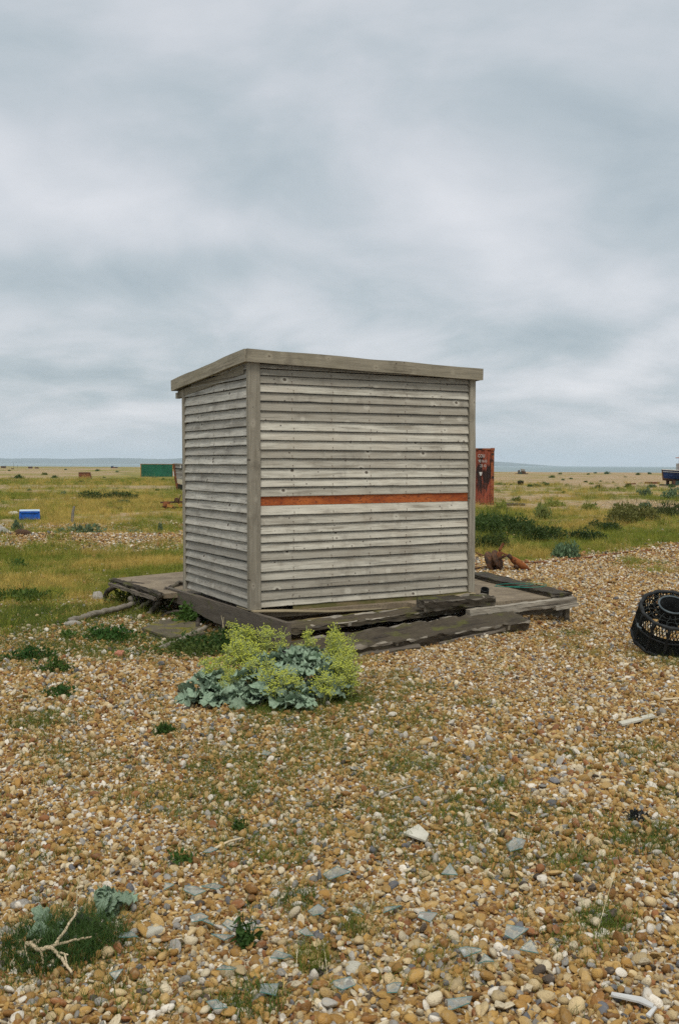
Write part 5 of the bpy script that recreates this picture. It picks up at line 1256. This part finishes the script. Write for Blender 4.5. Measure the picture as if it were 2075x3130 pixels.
# ---- grey wooden boat left behind the shed
def hull_boat(name, loc, rz, label, Lh, beam, ht, mats, extra=None):
    """bow at the origin pointing to -X; hull runs along +X"""
    r = empty(name, loc, rz, label, 'boat'); up_m, lo_m, kl_m = mats
    ns = 22; cuts = [0.0, .12, .30, .42, .55, .70, .85, 1.0]
    def sec(s, f):
        hb = beam / 2 * min(1, (s * 2.6) ** .62) * (1 if s < .75 else 1 - (s - .75) * .7)
        keel = .0 + .10 * ht * max(0, 1 - s * 5) ** 1.5; sheer = ht * (1 - .16 * math.sin(min(1, s * 1.3) * math.pi * .5))
        rake = (.12 * ht) * (1 - s) ** 2
        z = keel + (sheer - keel) * f; y = hb * (f ** .55) * (1 - .04 * math.sin(f * 3)); x = s * Lh + rake * (1 - f) * (1 if s < .5 else 0) * (1 - s * 2 if s < .5 else 0)
        return x, y, z
    S = [(i / (ns - 1)) ** 1.3 for i in range(ns)]
    for nm, m_, fs in (('keel_band', kl_m, [0, .10, .22]), ('lower_hull', lo_m, [.22, .32, .42]), ('upper_hull', up_m, [.42, .5, .58, .66, .74, .82, .90, 1.0])):
        mb = MB()
        for sg_ in (-1, 1):
            g_ = [[(sec(s, f)[0], sg_ * sec(s, f)[1] * (1 + .012 * (k % 2)), sec(s, f)[2]) for s in S] for k, f in enumerate(fs)]
            mb.quadgrid(np.array(g_))
        mb.build(nm, m_, r, nm == 'keel_band')
    for sg_ in (-1, 1):
        L_ = [(sec(s, 1)[0], sg_ * (sec(s, 1)[1] + .02), sec(s, 1)[2] + .03) for s in S]; MB().tube(L_, .05, 6).build('gunwale', extra or up_m, r)
        L_ = [(sec(s, .84)[0], sg_ * (sec(s, .84)[1] + .02), sec(s, .84)[2]) for s in S]; MB().tube(L_, .03, 5).build('rubbing_strake', extra or kl_m, r)
    MB().tube([(sec(0, f)[0] - .02, 0, sec(0, f)[2]) for f in (0, .2, .4, .6, .8, 1.02)], .07, 6).build('stem_post', M['rust'] if extra is None else kl_m, r)
    dk = [(sec(s, .86)[0], sec(s, .86)[1], sec(s, .86)[2]) for s in S]; MB().quadgrid(np.array([[(x, y * q, z) for x, y, z in dk] for q in (-1, 0, 1)])).build('deck', kl_m, r)
    return r, sec
bd = 64.0; bp = at_depth(533, 1500, bd)
boat, sec = hull_boat('wooden_boat', Vector((bp.x, bd, float(terrain(bp.x, bd)) - .05)), math.radians(14), 'derelict grey wooden boat with an orange streaked bow behind the shed', 7.5, 2.6, 1.80, (M['hull'], M['hull_low'], M['black']))
for k in range(5):
    s = .05 + k * .055; x, y, z = sec(s, .93)
    MB().box((x, -y - .03, z), (.09, .05, .22)).build('rail_stanchion', M['white'], boat)
    MB().box((x + .17, -y - .05, z), (.2, .03, .17)).build('scupper', M['navy'], boat)
x, y, z = sec(.12, .62)
o = link_mesh('lettering', text_mesh('6', .42), M['white'], boat, (x, -y - .09, z), (math.pi / 2, 0, math.radians(-38)))
# ---- navy boat at the right edge
nd = 98.0; np_ = at_depth(2022, 1470, nd)
nb, sec2 = hull_boat('navy_boat', Vector((np_.x, nd, float(terrain(np_.x, nd)) + .42)), math.radians(6), 'navy blue fishing boat with white trim at the right edge of the beach', 7.0, 2.6, 1.15, (M['navy'], M['navy'], M['rust_dark']), M['white'])
MB().box((2.6, 0, 1.35), (1.7, 1.5, .9)).build('cabin', M['white'], nb); 
for k in range(3): MB().box((2.1 + k * .5, -.765, 1.5), (.36, .03, .3)).build('window', M['navy'], nb)
MB().tube([(1.75, 0, 1.0), (1.75, 0, 2.6)], .045, 6).build('mast', M['rust_orange'], nb); MB().tube([(1.35, 0, 2.35), (2.2, 0, 2.35)], .04, 6).build('crosstree', M['rust_orange'], nb)
cr = empty('boat_cradle', Vector((np_.x, nd, float(terrain(np_.x, nd)))), math.radians(6), 'dark timber cradle holding up the navy boat', 'cradle')
for x in (.9, 3.2, 5.4):
    for y in (-.7, .7): MB().box((x, y, .25), (.25, .22, .55)).build('upright', M['rust_dark'], cr)
for y in (-.7, .7): MB().box((3.2, y, .06), (6.2, .3, .14)).build('runner', M['dark_green_m'], cr)
MB().box((2.6, -.4, .3), (3.2, .8, .42)).build('block', M['dark_green_m'], cr)
# ---- rusty machinery left of the shed
def junk():
    b = G(540, 1558); r = empty('rusty_machinery', b, .12, 'orange and yellow rusted winch machinery in the field beside the shed', 'machinery'); k = b.y / FPX
    def bx(px0, px1, z0, z1, nm, m, y=0, dy=.25, ry=0.0): MB().box((((px0 + px1) / 2 - 540) * k, y, (z0 + z1) / 2 * k), ((px1 - px0) * k, dy, (z1 - z0) * k), Matrix.Rotation(ry, 3, 'Y'), jit=.015).build(nm, m, r)
    bx(492, 580, 22, 27, 'frame_beam', M['rust_dark'], 0, .12, -.03); bx(500, 520, 12, 26, 'side_plate', M['rust'], -.05, .1); bx(513, 530, 10, 18, 'cover', M['yellow_rust'], -.12, .2, .2); bx(545, 565, 11, 19, 'cover', M['yellow_rust'], -.1, .2, -.1)
    bx(495, 600, 6, 10, 'base_beam', M['rust_dark'], .1, .15, .03); bx(525, 540, 2, 10, 'foot', M['rust_dark'], 0, .3); bx(556, 600, 16, 24, 'tank', M['rust'], .15, .3)
    ax = Matrix.Rotation(math.pi / 2, 4, 'X'); ax.translation = Vector(((541 - 540) * k, -.05, 31 * k)); lathe_pts(MB(), [(0, -.05), (.075, -.05), (.09, -.03), (.09, .03), (.075, .05), (0, .05)], ax, 16).build('gear_wheel', M['rust_dark'], r)
    MB().tube([(6 * k, -.05, 14 * k), (9 * k, -.05, 34 * k), (13 * k, -.05, 46 * k)], .02, 6).build('lever', M['rust_dark'], r)
    MB().tube([(-22 * k, -.05, 13 * k), (-40 * k, -.1, 1 * k), (-58 * k, -.1, -1 * k)], .02, 6).build('draw_bar', M['rust'], r)
junk()
# ---- rusty tank and far things on the left
def far_box(px, py, wpx, hpx, label, mat, name, cat, slope=0.0, dy=1.0, lid=True):
    b = G(px, py); k = b.y / FPX; w_, h_ = wpx * k, hpx * k; r = empty(name, b, .15, label, cat); mb = MB(); d = dy
    top = [(-w_ / 2, -d / 2, h_), (w_ / 2 - slope * w_, -d / 2, h_), (w_ / 2 - slope * w_, d / 2, h_), (-w_ / 2, d / 2, h_)]; bot = [(-w_ / 2, -d / 2, -.05), (w_ / 2, -d / 2, -.05), (w_ / 2, d / 2, -.05), (-w_ / 2, d / 2, -.05)]
    mb.poly(top); mb.poly(bot[::-1])
    for i in range(4): mb.poly([bot[i], bot[(i + 1) % 4], top[(i + 1) % 4], top[i]])
    mb.build('body', mat, r)
    if lid: MB().box((-slope * w_ / 2, -d / 2 - .02, h_ - .06), (w_ * (1 - slope), .05, .08)).build('rim', M['rust_dark'], r)
    return r, k
far_box(262, 1464, 38, 20, 'brown rusted steel box in the left field before the hills', M['rust'], 'rusted_box', 'box', .12)
far_box(12, 1431, 13, 6, 'dark hut like lump at the left end of the skyline', M['rust_dark'], 'dark_crate', 'crate', .0, 2, False)
far_box(94, 1432, 11, 6, 'dark lump second from the left on the skyline', M['rust_dark'], 'dark_crate', 'crate', .0, 2, False)
far_box(114, 1433, 11, 4, 'low dark lump third from the left on the skyline', M['rust_dark'], 'dark_crate', 'crate', .2, 2, False)
far_box(40, 1434, 6, 3, 'smallest dark lump on the left skyline', M['rust_dark'], 'dark_crate', 'crate', .2, 2, False)
b = G(350, 1431); k = b.y / FPX; v_ = empty('rusty_tractor', b, 0, 'rusty old tractor shape on the skyline left of the green container', 'tractor')
MB().box((3 * k, 0, 2.6 * k), (14 * k, 2, 3.4 * k)).build('body', M['rust'], v_); MB().box((-6 * k, 0, 4 * k), (6 * k, 1.8, 6 * k)).build('cab', M['navy'], v_)
for x in (-6, 7): lathe_pts(MB(), [(0, -.3), (2.4 * k, -.3), (2.4 * k, .3), (0, .3)], Matrix.Translation((x * k, -1.1, 2 * k)) @ Matrix.Rotation(math.pi / 2, 4, 'X'), 14).build('wheel', M['black'], v_)
tube_obj('thin_pole', [(43, 1431), (43, 1431, 2.5)], .06, .05, M['rust_dark'], 'thin pole standing on the left skyline', 'pole', 0, 4, 6)
tube_obj('thin_pole', [(55, 1431), (55, 1431, 1.6)], .06, .05, M['rust_dark'], 'shorter thin pole right of the taller one on the left skyline', 'pole', 0, 4, 6)
tube_obj('wooden_stake', [(222, 1598), (224, 1596, .28), (228, 1594, .42)], .05, .03, M['sleeper'], 'short dark wooden stake in the grass right of the blue box', 'stake', 0, 6, 7)
# ---- far things on the right
def bin_():
    b = G(1590, 1482); k = b.y / FPX; r = empty('black_tub', b, 0, 'black plastic tub with weeds growing out on the far shingle', 'tub')
    lathe_pts(MB(), [(0, 0), (8.5 * k, 0), (10 * k, 14 * k), (10.4 * k, 14.5 * k), (9.6 * k, 14.5 * k), (9 * k, 12 * k), (0, 11 * k)], Matrix.Identity(4), 20).build('body', M['black'], r, True)
    o = link_mesh('weeds', KG[0], None, r, (0, 0, 12 * k), None, (11 * k / .5, 11 * k / .5, 6 * k / .3))
bin_()
def digger():
    b = G(1592, 1449); k = b.y / FPX; r = empty('beach_winch_engine', b, 0, 'old winch engine heap on the far right skyline', 'engine')
    MB().box((-4 * k, 0, 4 * k), (11 * k, 1.2, 7 * k), jit=.1).build('green_tank', M['dark_green_m'], r); MB().box((6 * k, 0, 5 * k), (11 * k, 1.3, 9 * k), jit=.15).build('engine_block', M['rust_dark'], r)
    MB().box((5 * k, .1, 13 * k), (11 * k, 1.1, 7 * k), jit=.12).build('cab', M['stone'], r); lathe_pts(MB(), [(0, -.3), (3 * k, -.3), (3.2 * k, 0), (3 * k, .3), (0, .3)], Matrix.Translation((-7 * k, 0, 10 * k)) @ Matrix.Rotation(1.57, 4, 'X'), 14).build('drum', M['rust_dark'], r)
    MB().tube([(-8 * k, 0, 2 * k), (-15 * k, 0, 2.4 * k), (-22 * k, 0, -.5 * k)], .1, 6).build('arm', M['rust'], r); MB().box((15 * k, 0, 1.5 * k), (9 * k, 1, 3 * k), jit=.1).build('skid', M['rust_dark'], r)
digger()
def far_beam(px0, px1, py, hpx, mat, label, name='rusty_beam', cat='beam'):
    a = G(px0, py); b = G(px1, py); k = a.y / FPX; me = rough_timber((b - a).length, .35, hpx * k, int(px0), amp=.03); o = link_mesh(name, me, mat); tag(o, label, cat); place_between(o, a + Vector((0, 0, hpx * k * .4)), b + Vector((0, 0, hpx * k * .4))); return o
far_beam(1972, 2012, 1479, 6, M['rust'], 'rusty beam lying before the bow of the navy boat')
far_beam(1915, 1939, 1481, 4, M['rust'], 'shorter rusty beam left of the one by the navy boat')
far_beam(1542, 1600, 1538, 7, M['sleeper'], 'dark timber baulk lying right of the red container', 'timber_baulk', 'timber')
far_beam(310, 560, 1551, 3, M['rust_dark'], 'long thin rusty pipe lying before the machinery', 'rusty_pipe', 'pipe')

# ================================================================== HAZE
hz = MB().box((0, 3500, 60), (30000, 20500, 150)).mesh('haze'); hm = bpy.data.materials.new('haze'); hm.use_nodes = True; t = NT(hm.node_tree); t.n.clear()
pvn = t.add('ShaderNodeVolumePrincipled', {'Color': (0.80, 0.90, 1.0, 1), 'Density': 0.00010}); t.add('ShaderNodeOutputMaterial', {'Volume': pvn.outputs[0]})
tag(link_mesh('haze', hz, hm), 'thin sea haze over the beach and water', None, None, 'stuff')
